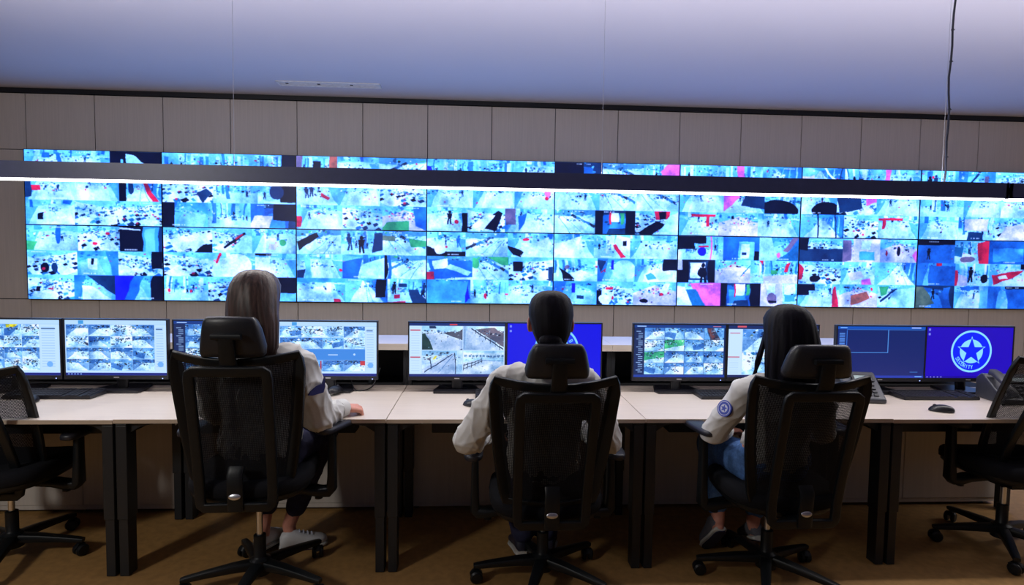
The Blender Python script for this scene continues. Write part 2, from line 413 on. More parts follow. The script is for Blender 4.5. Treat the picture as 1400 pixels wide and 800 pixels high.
    return cv
def soft(a, k=1):
    for _ in range(k):
        p = np.pad(a, ((1, 1), (1, 1), (0, 0)), 'edge')
        a = (p[:-2, 1:-1] + p[2:, 1:-1] + p[1:-1, :-2] + p[1:-1, 2:] + 2 * a) / 6
    return a

WALL_TILES = {   # (row of displays, column): nine camera pictures, three by three
 (0, 0): ('fff', 'ffc', 'fdd'), (0, 1): ('hhh', 'dhh', 'mhb'), (0, 2): ('hfp', 'ffd', 'fds'), (0, 3): ('hhf', 'fff', 'fdf'),
 (0, 4): ('bph', 'fpp', 'pbd'), (0, 5): ('hhc', 'ffh', 'fsf'), (0, 6): ('chf', 'fdf', 'cdf'), (0, 7): ('hmd', 'hff', 'fhd'),
 (1, 0): ('fdk', 'dmd', 'dmm'), (1, 1): ('ddf', 'dff', 'hdb'), (1, 2): ('php', 'fcp', 'fch'), (1, 3): ('fpf', 'ppd', 'mhf'),
 (1, 4): ('fhf', 'hmf', 'mds'), (1, 5): ('hbm', 'bsh', 'fbh'), (1, 6): ('dss', 'dfc', 'fsd'), (1, 7): ('mhm', 'mhf', 'bfm')}
EX = {  # distinctive blocks of single pictures: (row, column, tile row, tile column)
 (0, 0, 0, 0): [('p', 'B', (.72, .1, .8, .1, .98, 1, .82, 1)), ('r', .4, .1, .6, .3, 'B', .7)], (0, 0, 0, 2): [('r', 0, 0, 1, 1, 'K', 1), ('p', 'L', (.3, .1, .45, .1, 1, 1, .35, 1)), ('r', .2, .3, .26, 1, 'C', 1)],
 (0, 0, 1, 2): [('r', 0, 0, .2, 1, 'K', .8), ('p', 'R', (.5, 0, .58, 0, .9, 1, .75, 1)), ('e', .3, .4, .06, .3, 'D')], (0, 0, 1, 0): [('r', .12, .4, .3, .6, 'R', .85), ('r', .0, .2, .12, .9, 'D', .5)],
 (0, 0, 2, 0): [('p', 'K', (.25, .55, .38, .5, .36, .8, .24, .8)), ('p', 'W', (.6, .5, .75, .45, .85, .7, .65, .75)), ('p', 'B', (.75, .0, .95, 0, .9, .2, .75, .15))],
 (0, 1, 0, 2): [('r', .7, 0, 1, 1, 'K', 1)], (0, 1, 1, 0): [('p', 'D', (.65, .6, .85, .4, .95, .6, .75, .95))], (0, 1, 2, 2): [('r', .0, .0, .3, 1, 'B', .6), ('r', .5, .0, 1, .7, 'K', .8), ('p', 'S', (.1, .5, .5, .5, .4, 1, 0, 1))], (0, 1, 1, 2): [('r', .6, .0, 1, .9, 'K', .75), ('e', .5, .5, .2, .3, 'D')],
 (0, 1, 2, 0): [('r', 0, 0, .25, 1, 'K', .85)],
 (0, 2, 0, 0): [('r', .0, 0, .12, 1, 'N', .9), ('r', .82, 0, 1, 1, 'O', 1), ('r', .4, .2, .6, .5, 'K', 1)], (0, 2, 1, 0): [('i', .25, .5, .5, 'D'), ('i', .36, .45, .5, 'D'), ('p', 'R', (.6, .5, .8, .7, .75, .8, .6, .65))], (0, 2, 2, 0): [('r', 0, .5, .12, .9, 'R', .9), ('r', 0, 0, .12, .5, 'C', 1)],
 (0, 2, 2, 2): [('p', 'G', (.1, .7, .6, .6, .6, 1, .0, 1)), ('p', 'B', (.7, 0, 1, 0, 1, 1, .75, .8))],
 (0, 3, 0, 0): [('p', 'V', (.0, .3, .1, .3, .14, 1, 0, 1)), ('p', 'P', (.3, .8, .5, .6, .55, .8, .4, 1))], (0, 3, 0, 1): [('e', .1, .7, .1, .2, 'R')], (0, 3, 2, 0): [('i', .55, .45, .6, 'K'), ('e', .72, .6, .08, .14, 'R'), ('r', .86, .2, 1, 1, 'K', .8)],
 (0, 3, 2, 1): [('p', 'K', (.3, .8, .8, .1, .95, .2, .75, 1)), ('p', 'W', (.1, .8, .5, .3, .75, .3, .4, .95))], (0, 3, 2, 2): [('r', .02, .05, .22, .7, 'N', 1), ('p', 'W', (.4, .5, .7, .5, .75, .95, .35, .95)), ('p', 'B', (.25, .3, .45, .2, .4, .6, .3, .9))], (0, 3, 1, 2): [('e', .82, .3, .08, .2, 'P'), ('e', .8, .55, .08, .12, 'R')],
 (0, 4, 0, 0): [('r', .0, .0, .6, .6, 'K', .6)], (0, 4, 0, 2): [('p', 'P', (.5, .3, .7, .0, 1, 0, 1, 1, .6, 1))], (0, 4, 2, 1): [('r', 0, 0, .2, 1, 'K', 1), ('r', .75, 0, 1, 1, 'K', 1), ('r', .35, .05, .4, .6, 'R', .9), ('r', .4, .1, .6, .5, 'W', 1), ('p', 'D', (.35, .75, .75, .75, .75, 1, .3, 1)), ('p', 'G', (.62, .1, .72, .1, .7, .6, .64, .6))], (0, 4, 2, 2): [('r', .45, .02, .8, .35, 'R', 1), ('r', .55, .05, .72, .35, 'K', 1), ('p', 'K', (.1, .9, .5, .4, .7, .6, .4, 1)), ('p', 'L', (.8, .2, 1, .1, 1, 1, .5, 1))],
 (0, 5, 0, 1): [('p', 'P', (.3, 0, .5, 0, .55, 1, .4, 1))], (0, 5, 1, 1): [('p', 'P', (.0, .0, .4, .3, .05, .9, -.1, .9)), ('p', 'D', (.5, .2, 1, .2, 1, .8, .45, .7))], (0, 5, 2, 0): [('r', .3, .1, .9, .2, 'R', .9), ('r', .68, .1, .76, .6, 'R', .9)], (0, 5, 1, 2): [('e', .4, .8, .5, .4, 'K')],
 (0, 6, 1, 0): [('e', .7, .8, .4, .35, 'K')], (0, 6, 0, 0): [('p', 'S', (.0, .4, .3, .3, .3, .6, 0, .7)), ('l', .5, 0, 1, .9, .04, 'W')], (0, 6, 1, 1): [('p', 'D', (.0, .2, .6, .2, .65, .7, .1, .9)), ('p', 'P', (.7, .05, 1, .05, 1, .4, .75, .6))], (0, 6, 2, 2): [('r', .0, .1, .6, .2, 'R', .9), ('r', .1, .1, .17, .6, 'R', .9)], (0, 6, 0, 2): [('p', 'P', (.05, 0, .2, 0, .12, 1, 0, 1))], (0, 6, 2, 0): [('l', .4, 0, .4, 1, .03, 'K'), ('l', .8, 0, .82, 1, .03, 'D')],
 (0, 7, 0, 0): [('i', .25, .55, .6, 'K'), ('i', .4, .5, .6, 'D'), ('e', .33, .3, .05, .1, 'R')], (0, 7, 0, 1): [('l', .1, 1, .6, 0, .04, 'D'), ('p', 'N', (.7, .2, .8, .2, .8, 1, .7, 1))], (0, 7, 2, 1): [('r', .2, .1, .8, .6, 'S', .8), ('r', .3, .65, .7, 1, 'D', .9)], (0, 7, 2, 2): [('p', 'S', (.3, .4, 1, .2, 1, 1, .1, 1)), ('e', .85, .5, .1, .2, 'V')],
 (1, 0, 0, 2): [('r', .55, 0, 1, 1, 'M', 1), ('r', .6, .1, .8, 1, 'C', .8), ('r', .88, 0, 1, 1, 'D', .9), ('r', .0, .1, .5, .16, 'w', .6)], (1, 0, 0, 0): [('p', 'G', (0, .6, .2, .6, .15, 1, 0, 1)), ('e', .62, .35, .06, .4, 'B')], (1, 0, 0, 1): [('e', .4, .7, .1, .1, 'R'), ('e', .7, .3, .08, .1, 'R')], (1, 0, 1, 1): [('p', 'W', (.25, .3, .5, .3, .5, .75, .25, .75)), ('r', .33, .3, .4, .55, 'K', 1)], (1, 0, 1, 0): [('e', .35, .7, .09, .2, 'K'), ('e', .32, .75, .06, .1, 'R'), ('e', .55, .7, .06, .2, 'D')], (1, 0, 1, 2): [('r', .75, .05, .95, .7, 'K', .85)],
 (1, 0, 2, 1): [('p', 'D', (.3, 0, 1, 0, 1, .8)), ('p', 'W', (.2, .4, .5, .5, .9, 1, .2, 1))], (1, 0, 2, 2): [('p', 'V', (.0, 0, .4, 0, .2, 1, 0, 1)), ('p', 'B', (.4, 0, .6, 0, .4, 1, .2, 1)), ('r', .74, 0, 1, 1, 'K', 1)], (1, 0, 2, 0): [('e', .45, .85, .22, .2, 'W'), ('e', .5, .6, .1, .05, 'R'), ('r', .16, .5, .26, .7, 'K', 1)],
 (1, 1, 0, 0): [('p', 'W', (.1, .5, .7, .2, .9, .6, .3, 1)), ('p', 'K', (.6, 1, .8, .65, 1, .7, 1, 1))], (1, 1, 0, 1): [('l', .3, .8, .8, .2, .05, 'K'), ('l', .6, .4, .75, .25, .04, 'R'), ('p', 'L', (.4, 1, .8, .3, 1, .3, 1, 1))], (1, 1, 0, 2): [('e', .7, .55, .08, .14, 'G'), ('r', .38, .6, .55, .85, 'S', .9), ('l', .3, .2, .3, 1, .03, 'W')], (1, 1, 1, 1): [('l', .1, .4, .2, .1, .05, 'R'), ('e', .55, .6, .35, .55, 'W')], (1, 1, 1, 2): [('r', 0, 0, .4, .15, 'K', 1), ('p', 'W', (.0, .2, .38, .2, .38, 1, 0, 1))], (1, 1, 2, 2): [('r', .5, 0, 1, .65, 'K', 1), ('r', .4, .65, 1, 1, 'C', 1), ('r', 0, 0, .45, 1, 'C', .8)], (1, 1, 2, 0): [('e', .12, .6, .06, .12, 'R'), ('e', .6, .6, .06, .1, 'R')],
 (1, 2, 0, 0): [('p', 'K', (.0, .5, .45, .1, .5, .3, .05, .85))], (1, 2, 0, 1): [('i', .2, .5, .7, 'D'), ('i', .5, .6, .75, 'K'), ('p', 'D', (.8, .1, 1, .1, 1, .8, .75, .9))], (1, 2, 0, 2): [('r', .0, .2, .3, .4, 'g', .9), ('p', 'G', (.6, .3, 1, .4, 1, .65, .65, .65))], (1, 2, 1, 0): [('p', 'C', (.15, 0, .28, 0, .32, 1, .2, 1)), ('e', .95, .65, .07, .1, 'R'), ('r', 0, .65, .18, 1, 'D', .9)], (1, 2, 1, 1): [('r', .5, 0, .62, .4, 'T', .8), ('p', 'B', (0, .3, .5, .1, .35, 1, 0, 1)), ('p', 'L', (.5, .4, 1, .1, 1, 1, .4, 1))], (1, 2, 1, 2): [('r', 0, 0, .1, 1, 'K', 1), ('r', .12, 0, .18, 1, 'B', 1)],
 (1, 2, 2, 0): [('r', .6, 0, .7, .7, 'W', 1), ('r', 0, .05, 1, .2, 'M', .7), ('r', .75, .85, .87, 1, 'R', 1)], (1, 2, 2, 1): [('r', .72, .05, .95, .8, 'K', 1)], (1, 2, 2, 2): [('r', 0, .9, .48, 1, 'R', 1), ('r', .2, .65, .34, .8, 'R', 1), ('p', 'D', (.55, .45, .8, .45, 1, 1, .65, 1)), ('i', .2, .4, .5, 'K'), ('i', .9, .4, .4, 'D'), ('r', .3, .2, .5, .35, 'D', 1)],
 (1, 3, 0, 0): [('p', 'K', (.0, .6, .4, .8, 1, .8, 1, 1, 0, 1)), ('e', .35, .7, .15, .2, 'W'), ('e', .5, .6, .05, .08, 'R'), ('i', .8, .4, .5, 'B')], (1, 3, 0, 2): [('p', 'K', (.0, .5, .35, .8, .3, 1, .1, .9)), ('e', .4, .25, .12, .1, 'R'), ('p', 'W', (.6, .4, .9, .1, 1, .5, .85, 1))], (1, 3, 1, 0): [('p', 'B', (0, .1, 1, .2, 1, .9, .1, 1)), ('p', 'W', (.1, .2, .45, .1, .45, .5, .15, .6)), ('p', 'L', (.5, .3, 1, .7, .9, .85, .4, .5)), ('r', 0, .7, .14, 1, 'R', 1)], (1, 3, 1, 1): [('e', .1, .3, .1, .2, 'G'), ('p', 'G', (.4, .0, 1, 0, 1, .35, .8, .4))], (1, 3, 2, 0): [('p', 'M', (.05, .1, .95, .05, .9, 1, 0, 1)), ('p', 'V', (.95, .2, 1, .8, .88, 1))],
 (1, 3, 1, 2): [('r', .1, .2, .3, .6, 'K', .9), ('r', .9, .4, 1, 1, 'D', .9)], (1, 3, 2, 1): [('e', .4, .7, .06, .2, 'R')],
 (1, 4, 0, 0): [('p', 'W', (.0, .4, .7, .1, .4, 1, 0, 1))], (1, 4, 0, 1): [('p', 'W', (.6, 0, 1, .1, 1, .9, .55, .5)), ('p', 'R', (.52, .45, .6, .4, .9, .95, .75, 1)), ('r', .8, .25, .9, .45, 'K', 1), ('r', .42, .05, .55, .4, 'W', .9)], (1, 4, 1, 0): [('p', 'K', (.1, .4, .5, .9, .5, 1, .25, 1)), ('p', 'W', (.35, .7, .6, .5, .95, .7, .6, 1)), ('e', .3, .4, .06, .1, 'N')], (1, 4, 1, 1): [('p', 'D', (.0, .1, .25, .1, .1, .6)), ('l', .12, .6, .22, .45, .02, 'R'), ('e', .7, .5, .3, .4, 'L'), ('r', .38, .1, .44, .5, 'V', .8)], (1, 4, 1, 2): [('r', .68, 0, 1, .5, 'K', 1), ('p', 'W', (.2, .7, .35, .5, .6, .95, .3, 1)), ('p', 'M', (.25, .7, .38, .58, .52, .85, .32, .92))],
 (1, 4, 2, 1): [('r', 0, .4, .15, 1, 'K', 1), ('e', .22, .75, .16, .2, 'W'), ('r', .25, .25, .45, .35, 'R', .9), ('e', .45, .7, .05, .12, 'R')], (1, 4, 2, 2): [('p', 'W', (.7, .1, .85, .1, .8, .5, .6, .5)), ('e', .25, .8, .1, .1, 'K'), ('e', .65, .5, .08, .1, 'R')], (1, 4, 2, 0): [('r', .42, .1, .5, .5, 'V', .8), ('r', .55, .6, .7, .75, 'D', .9)],
 (1, 5, 0, 0): [('r', 0, 0, .62, .3, 'K', 1), ('r', 0, .3, .36, .55, 'K', 1), ('r', .45, .38, .68, .46, 'R', 1), ('e', .53, .65, .09, .2, 'V'), ('r', .72, 0, .76, 1, 'P', .7)], (1, 5, 0, 1): [('r', .0, 0, 1, 1, 'B', .75), ('r', .42, .2, .85, 1, 'C', 1), ('r', .48, .3, .72, .9, 'W', 1), ('r', .52, .65, .65, .76, 'D', 1), ('p', 'K', (.85, .6, 1, .6, 1, 1, .85, 1))], (1, 5, 0, 2): [('p', 'T', (.6, .8, .8, .55, 1, .2, 1, 1, .4, 1)), ('p', 'N', (.6, .55, .85, 0, 1, 0, .75, .6)), ('e', .5, .75, .05, .12, 'P'), ('p', 'L', (0, 0, .3, 0, .45, .8, .3, 1, 0, 1))],
 (1, 5, 1, 0): [('r', 0, 0, 1, 1, 'K', 1), ('r', 0, 0, .15, .45, 'S', .9), ('r', .3, .1, .8, 1, 'D', 1), ('r', .34, .15, .74, .8, 'W', 1), ('r', .3, .86, .8, 1, 'C', 1), ('i', .68, .62, .9, 'K'), ('e', .66, .55, .12, .2, 'K')], (1, 5, 1, 1): [('e', .45, .25, .05, .08, 'R'), ('e', .57, .12, .04, .07, 'R'), ('l', .65, .8, 1, .2, .02, 'T'), ('p', 'S', (.2, .4, .5, .25, .85, .4, .6, .95, .2, .9))], (1, 5, 1, 2): [('p', 'R', (.2, 0, .3, 0, .26, .2)), ('p', 'G', (.42, .4, .58, .4, .55, .6, .42, .6)), ('p', 'R', (.75, .1, .82, .1, .78, .5, .7, .5)), ('p', 'S', (.3, .65, 1, .6, 1, 1, .3, 1))],
 (1, 5, 2, 0): [('p', 'P', (.3, .05, 1, .05, 1, 1, .6, 1)), ('p', 'T', (.22, .3, .42, .3, .65, 1, .35, 1)), ('p', 'W', (0, .2, .2, .2, .35, 1, 0, 1))], (1, 5, 2, 1): [('r', 0, 0, .16, 1, 'K', 1), ('r', .74, 0, 1, 1, 'K', 1), ('r', .34, .05, .6, .55, 'W', 1), ('r', .33, .05, .36, .6, 'R', .7), ('p', 'D', (.35, .75, .7, .75, .7, 1, .3, 1)), ('r', .64, .1, .72, .55, 'G', .8)], (1, 5, 2, 2): [('r', 0, 0, .6, 1, 'S', .7), ('p', 'W', (.15, 0, .4, 0, .4, .5, .2, .5)), ('r', .65, .05, .95, .45, 'W', 1), ('r', .65, .5, .95, .8, 'M', .8), ('e', .32, .65, .12, .25, 'N'), ('r', .24, .75, .45, .85, 'K', 1)],
 (1, 6, 0, 0): [('r', 0, .45, 1, 1, 'D', .75), ('r', 0, 0, .2, .5, 'K', .8)], (1, 6, 0, 1): [('r', .3, 0, .95, 1, 'S', 1), ('r', .5, .1, .75, .45, 'W', 1), ('r', .45, .55, .85, .9, 'M', 1), ('r', 0, .1, .25, .95, 'N', .7)], (1, 6, 0, 2): [('p', 'P', (.9, .7, 1, .5, 1, 1)), ('e', .2, .6, .05, .2, 'R'), ('e', .5, .5, .05, .2, 'K')], (1, 6, 1, 0): [('p', 'R', (0, 0, .14, .3, .1, .8, 0, .8)), ('e', .4, .75, .12, .15, 'K')], (1, 6, 1, 1): [('p', 'S', (.2, .5, .6, .4, .7, .7, .3, .8)), ('p', 'P', (.6, .8, .85, .7, .9, 1, .6, 1))], (1, 6, 2, 0): [('r', 0, 0, .42, .3, 'K', 1), ('r', 0, .3, .27, .5, 'K', 1), ('p', 'R', (.85, .1, .9, .1, 1, 1, .84, 1))], (1, 6, 2, 1): [('p', 'O', (.3, .5, .7, .3, .8, .6, .3, 1)), ('e', .85, .2, .06, .12, 'R')], (1, 6, 2, 2): [('p', 'G', (.05, .1, .3, .05, .25, .4, .1, .5)), ('l', .1, .7, .5, .2, .05, 'D'), ('p', 'L', (.5, .2, 1, .1, 1, 1, .2, 1))],
 (1, 7, 0, 0): [('r', 0, 0, 1, .2, 'K', 1), ('r', 0, .2, .9, 1, 'B', .8), ('i', .3, .6, .5, 'K')], (1, 7, 0, 1): [('p', 'R', (.65, .1, 1, .0, 1, 1, .7, 1)), ('e', .35, .75, .15, .2, 'W'), ('e', .4, .8, .2, .12, 'N'), ('r', .0, .3, .25, .7, 'T', .7)], (1, 7, 0, 2): [('r', 0, 0, 1, 1, 'B', .75), ('r', .1, .3, .8, .9, 'M', .5)], (1, 7, 1, 0): [('r', .5, 0, .65, .2, 'R', .8), ('p', 'S', (.45, .3, .65, .3, .6, .9, .4, .9)), ('r', .3, .1, 1, 1, 'B', .4)], (1, 7, 1, 1): [('r', 0, .3, .1, 1, 'R', .9), ('i', .45, .5, .7, 'K'), ('p', 'S', (.1, .5, .35, .6, .4, 1, .1, 1)), ('e', .85, .65, .1, .2, 'K')], (1, 7, 1, 2): [('p', 'R', (.05, .5, .85, .25, .6, .6, .1, .95)), ('p', 'W', (.2, .55, .4, .5, .45, .65, .25, .7)), ('r', .75, 0, 1, .22, 'K', 1)],
 (1, 7, 2, 0): [('p', 'g', (0, .1, .2, .1, .5, .8, .1, 1, 0, 1)), ('i', .45, .4, .5, 'K'), ('r', .7, .1, .85, .6, 'B', .8)], (1, 7, 2, 1): [('r', .2, .05, .7, .2, 'B', .9), ('r', .75, .2, 1, 1, 'C', .8)], (1, 7, 2, 2): [('p', 'B', (.4, .1, 1, .1, 1, 1, .5, 1)), ('r', .4, 0, 1, .12, 'K', 1), ('r', .15, 0, .22, 1, 'B', .8)],
}
def make_image(name, cv):
    h, w = cv.a.shape[:2]
    im = bpy.data.images.new(name, w, h)
    px = np.ones((h, w, 4), np.float32); px[..., :3] = np.clip(cv.a[::-1] / 255.0, 0, 1)
    im.pixels.foreach_set(px.ravel()); im.update()
    return im
def screen_mat(name, cv, strength, tint=(1, 1, 1)):
    m = bpy.data.materials.new(name); m.use_nodes = True
    nt = m.node_tree; b = nt.nodes['Principled BSDF']
    b.inputs['Base Color'].default_value = (0.01, 0.01, 0.012, 1); b.inputs['Roughness'].default_value = 0.35; b.inputs['Specular IOR Level'].default_value = 0.3
    t = nt.nodes.new('ShaderNodeTexImage'); t.image = make_image(name, cv); t.interpolation = 'Linear'
    mu = nt.nodes.new('ShaderNodeVectorMath'); mu.operation = 'MULTIPLY'; mu.inputs[1].default_value = tint
    nt.links.new(t.outputs['Color'], mu.inputs[0]); nt.links.new(mu.outputs[0], b.inputs['Emission Color']); b.inputs['Emission Strength'].default_value = strength
    return m
def wall_picture(r, c):
    W, H = 366, 208; cv = Cv(W, H); rg = random.Random(100 + r * 10 + c)
    ys = [0, 70, 139, 208]
    for i in range(3):
        a = round(W * rg.uniform(.30, .38)); b = a + round(W * rg.uniform(.29, .34)); xs = [0, a, b, W]
        for j in range(3):
            cv.paste(feed(xs[j + 1] - xs[j], ys[i + 1] - ys[i], WALL_TILES[(r, c)][i][j], r * 1000 + c * 100 + i * 10 + j, EX.get((r, c, i, j), ())), xs[j], ys[i])
    cv.a = soft(cv.a, 2)
    return cv

STROKES = {  # simple stroke letters on a 0..1 grid, y downwards
 'S': [(1, .12, .75, 0, .25, 0, 0, .15, .05, .4, .9, .6, 1, .85, .75, 1, .25, 1, 0, .88)], 'E': [(1, 0, 0, 0, 0, 1, 1, 1), (0, .5, .8, .5)],
 'C': [(1, .15, .75, 0, .3, 0, 0, .3, 0, .7, .3, 1, .75, 1, 1, .85)], 'U': [(0, 0, 0, .75, .25, 1, .75, 1, 1, .75, 1, 0)],
 'R': [(0, 1, 0, 0, .75, 0, 1, .15, 1, .38, .75, .52, 0, .52), (.5, .52, 1, 1)], 'I': [(.5, 0, .5, 1)], 'T': [(0, 0, 1, 0), (.5, 0, .5, 1)],
 'Y': [(0, 0, .5, .5, 1, 0), (.5, .5, .5, 1)], 'B': [(0, 0, 0, 1, .75, 1, 1, .88, 1, .64, .75, .5, 0, .5), (0, 0, .7, 0, .92, .13, .92, .38, .7, .5)], 'A': [(0, 1, .5, 0, 1, 1), (.2, .65, .8, .65)]}
def arc_text(cv, text, cx, cy, r, a0, step, hgt, inward, col, t):
    """letters along a circle; angles in degrees counter-clockwise from +x, y up; inward = letter tops point to the centre"""
    asp = cv.w / cv.h
    for k, ch in enumerate(text):
        a = math.radians(a0 + step * k)
        out = (math.cos(a), -math.sin(a))
        up = (-out[0], -out[1]) if inward else out
        rt = (-up[1], up[0])
        px, py = r * math.cos(a), -r * math.sin(a)
        wd = hgt * (.1 if ch == 'I' else .52)
        for st in STROKES[ch]:
            pts = [(st[i], st[i + 1]) for i in range(0, len(st), 2)]
            q = [(px + rt[0] * (u - .5) * wd - up[0] * (v - .5) * hgt, py + rt[1] * (u - .5) * wd - up[1] * (v - .5) * hgt) for u, v in pts]
            for (x0, y0), (x1, y1) in zip(q, q[1:]): cv.line(cx + x0 / asp, cy + y0, cx + x1 / asp, cy + y1, t, col)
def emblem_picture(bg, band, light, text, a0, step, inward):
    W, H = 630, 360; cv = Cv(W, H, bg); asp = W / H; cx, cy = .525, .475; R = .415
    cv.ell(cx, cy, R / asp, R, light); cv.ell(cx, cy, .375 / asp, .375, band); cv.ell(cx, cy, .235 / asp, .235, light)
    pts = []
    for k in range(10):
        rr = .265 if k % 2 == 0 else .105; a = math.radians(90 + 36 * k); pts.append((cx + rr * math.cos(a) / asp, cy - rr * math.sin(a)))
    big = [(cx + (x - cx) * 1.14, cy + (y - cy) * 1.14) for x, y in pts]
    cv.poly(big, light); cv.poly(pts, band)
    arc_text(cv, text, cx, cy, .308, a0, step, .066, inward, light, .0065)
    for k in range(2): cv.rect(.02, .03 + .09 * k, .045, .075 + .09 * k, (150, 170, 240), .8)
    cv.rect(0, .965, 1, 1, tuple(x * .8 for x in bg)); 
    for k in range(5): cv.rect(.02 + .04 * k, .972, .035 + .04 * k, .992, (190, 200, 250), .8)
    cv.a = soft(cv.a, 1)
    return cv
def small_feed(w, h, seed, kind=None):
    """camera pictures with natural, cooler colours for the desk monitors"""
    rg = random.Random(seed); cv = Cv(w, h, PAL['l']); kind = kind or rg.choice('abcde')
    fl = rg.random() < .5
    def X(x): return 1 - x if fl else x
    if kind in 'ab':
        cv.poly([(0, 0), (1, 0), (1, .3), (0, .35)], 'm'); clutter(cv, rg, 16, 0, 0, 1, .4, 'dkgncw', .03, .1)
        cv.poly([(X(.0), .45), (X(.7), .3), (X(1), .4), (X(1), 1), (X(.1), 1)], 'w', .8); cv.poly([(X(0), .3), (X(.5), .28), (X(.1), .9), (X(0), 1)], 'm', .7)
    elif kind == 'c':
        cv.a[:] = PAL['c']; cv.poly([(X(.2), .3), (X(.8), .2), (X(1), 1), (X(0), 1)], 'l'); cv.poly([(X(.4), .5), (X(1), .3), (X(1), .7), (X(.5), .95)], 'm'); clutter(cv, rg, 14, 0, 0, 1, .6, 'kdmwcB', .03, .1)
    elif kind == 'd':
        cv.a[:] = PAL['w']; clutter(cv, rg, 34, 0, 0, 1, .8, 'kdmcwlnT', .03, .09); cv.poly([(X(0), .9), (X(.8), .4), (X(1), .5), (X(.6), 1), (0, 1)], 'l')
    elif kind == 'e':
        cv.a[:] = PAL['m']; cv.poly([(0, .5), (1, .35), (1, 1), (0, 1)], 'c'); cv.poly([(X(.1), .9), (X(.5), .4), (X(.8), .4), (X(.9), .9)], 'w', .7); clutter(cv, rg, 12, 0, .1, 1, .5, 'kdgwB', .03, .09)
    elif kind == 'G':
        cv.a[:] = PAL['l']; cv.poly([(0, .1), (1, 0), (1, .5), (0, .8)], 'G', .8); clutter(cv, rg, 12, 0, 0, 1, .5, 'gdkw', .03, .09); cv.poly([(0, .8), (1, .5), (1, 1), (0, 1)], 'w', .8)
    elif kind == 'N':
        cv.a[:] = PAL['c']; cv.poly([(.1, 0), (.5, 0), (.8, 1), (.3, 1)], 'n'); cv.poly([(.15, 0), (.35, 0), (.6, 1), (.4, 1)], 'O', .6); clutter(cv, rg, 8, .5, 0, 1, 1, 'kdw', .05, .1)
    elif kind == 'Y':
        cv.poly([(0, .4), (.8, .1), (1, 1), (0, 1)], 'm'); cv.poly([(.1, .0), (.8, .0), (.6, .25), (.1, .3)], 'Y'); cv.poly([(.3, 1), (.8, .2), (1, .3), (1, 1)], 'l')
    marks(cv, rg, 90 if kind == 'd' else 42, 'kkddmcwlwgn', [(rg.uniform(-.1, .4), rg.uniform(.05, .4), rg.uniform(.6, 1.1), rg.uniform(.05, .8), rg.uniform(.05, .14)) for _ in range(3)])
    lens(cv, np.random.RandomState(seed), 1.3, 1.0)
    cv.a = np.clip((cv.a - 118) * 1.22 + 112, 0, 255)
    cv.rect(.55, .9, .85, .95, (240, 250, 255), .7)
    return cv
def grid_picture(seed, nx, ny, x0, y0, x1, y1, bg, kinds=None, W=420, H=240):
    cv = Cv(W, H, bg)
    for j in range(ny):
        for i in range(nx):
            a, b = round(W * (x0 + (x1 - x0) * i / nx)), round(W * (x0 + (x1 - x0) * (i + 1) / nx)); c, d = round(H * (y0 + (y1 - y0) * j / ny)), round(H * (y0 + (y1 - y0) * (j + 1) / ny))
            cv.paste(small_feed(b - a - 1, d - c - 1, seed * 100 + j * 10 + i, (kinds or {}).get((j, i))), a, c)
    return cv
def ui_light(cv, sx0, sx1, left=False):
    cv.rect(0, 0, 1, .075, (196, 226, 248)); cv.rect(0, .075, 1, .08, (150, 190, 225)); cv.rect(sx0, .08, sx1, .945, (206, 232, 250))
    for k in range(16): cv.rect(sx0 + .012, .13 + k * .047, sx0 + (sx1 - sx0) * .8, .142 + k * .047, (170, 205, 235))
    cv.rect(sx0 + .01, .15, sx1 - .03, .165, (40, 80, 130)); cv.ell((sx0 + sx1) / 2, .8, .03, .05, (120, 180, 235)); cv.rect(0, .92, 1, .955, (206, 232, 250)); cv.rect(0, .955, 1, 1, (20, 34, 120))
    for k in range(5): cv.rect(.02 + .03 * k, .968, .035 + .03 * k, .988, (150, 180, 230))
    cv.rect(.13, .01, .18, .07, (70, 160, 215))
def ui_tree(cv, w):
    cv.rect(0, 0, 1, .055, (18, 60, 130)); cv.rect(0, .055, w, 1, (16, 40, 86)); cv.rect(.03, .02, .13, .038, (190, 215, 245)); cv.rect(.86, .02, .95, .035, (230, 120, 130))
    for k in range(22):
        x = .025 + .02 * (k % 4 > 0); cv.rect(x, .12 + k * .037, x + w * .45, .132 + k * .037, (170, 200, 235))
    cv.rect(0, .955, 1, 1, (30, 62, 150))
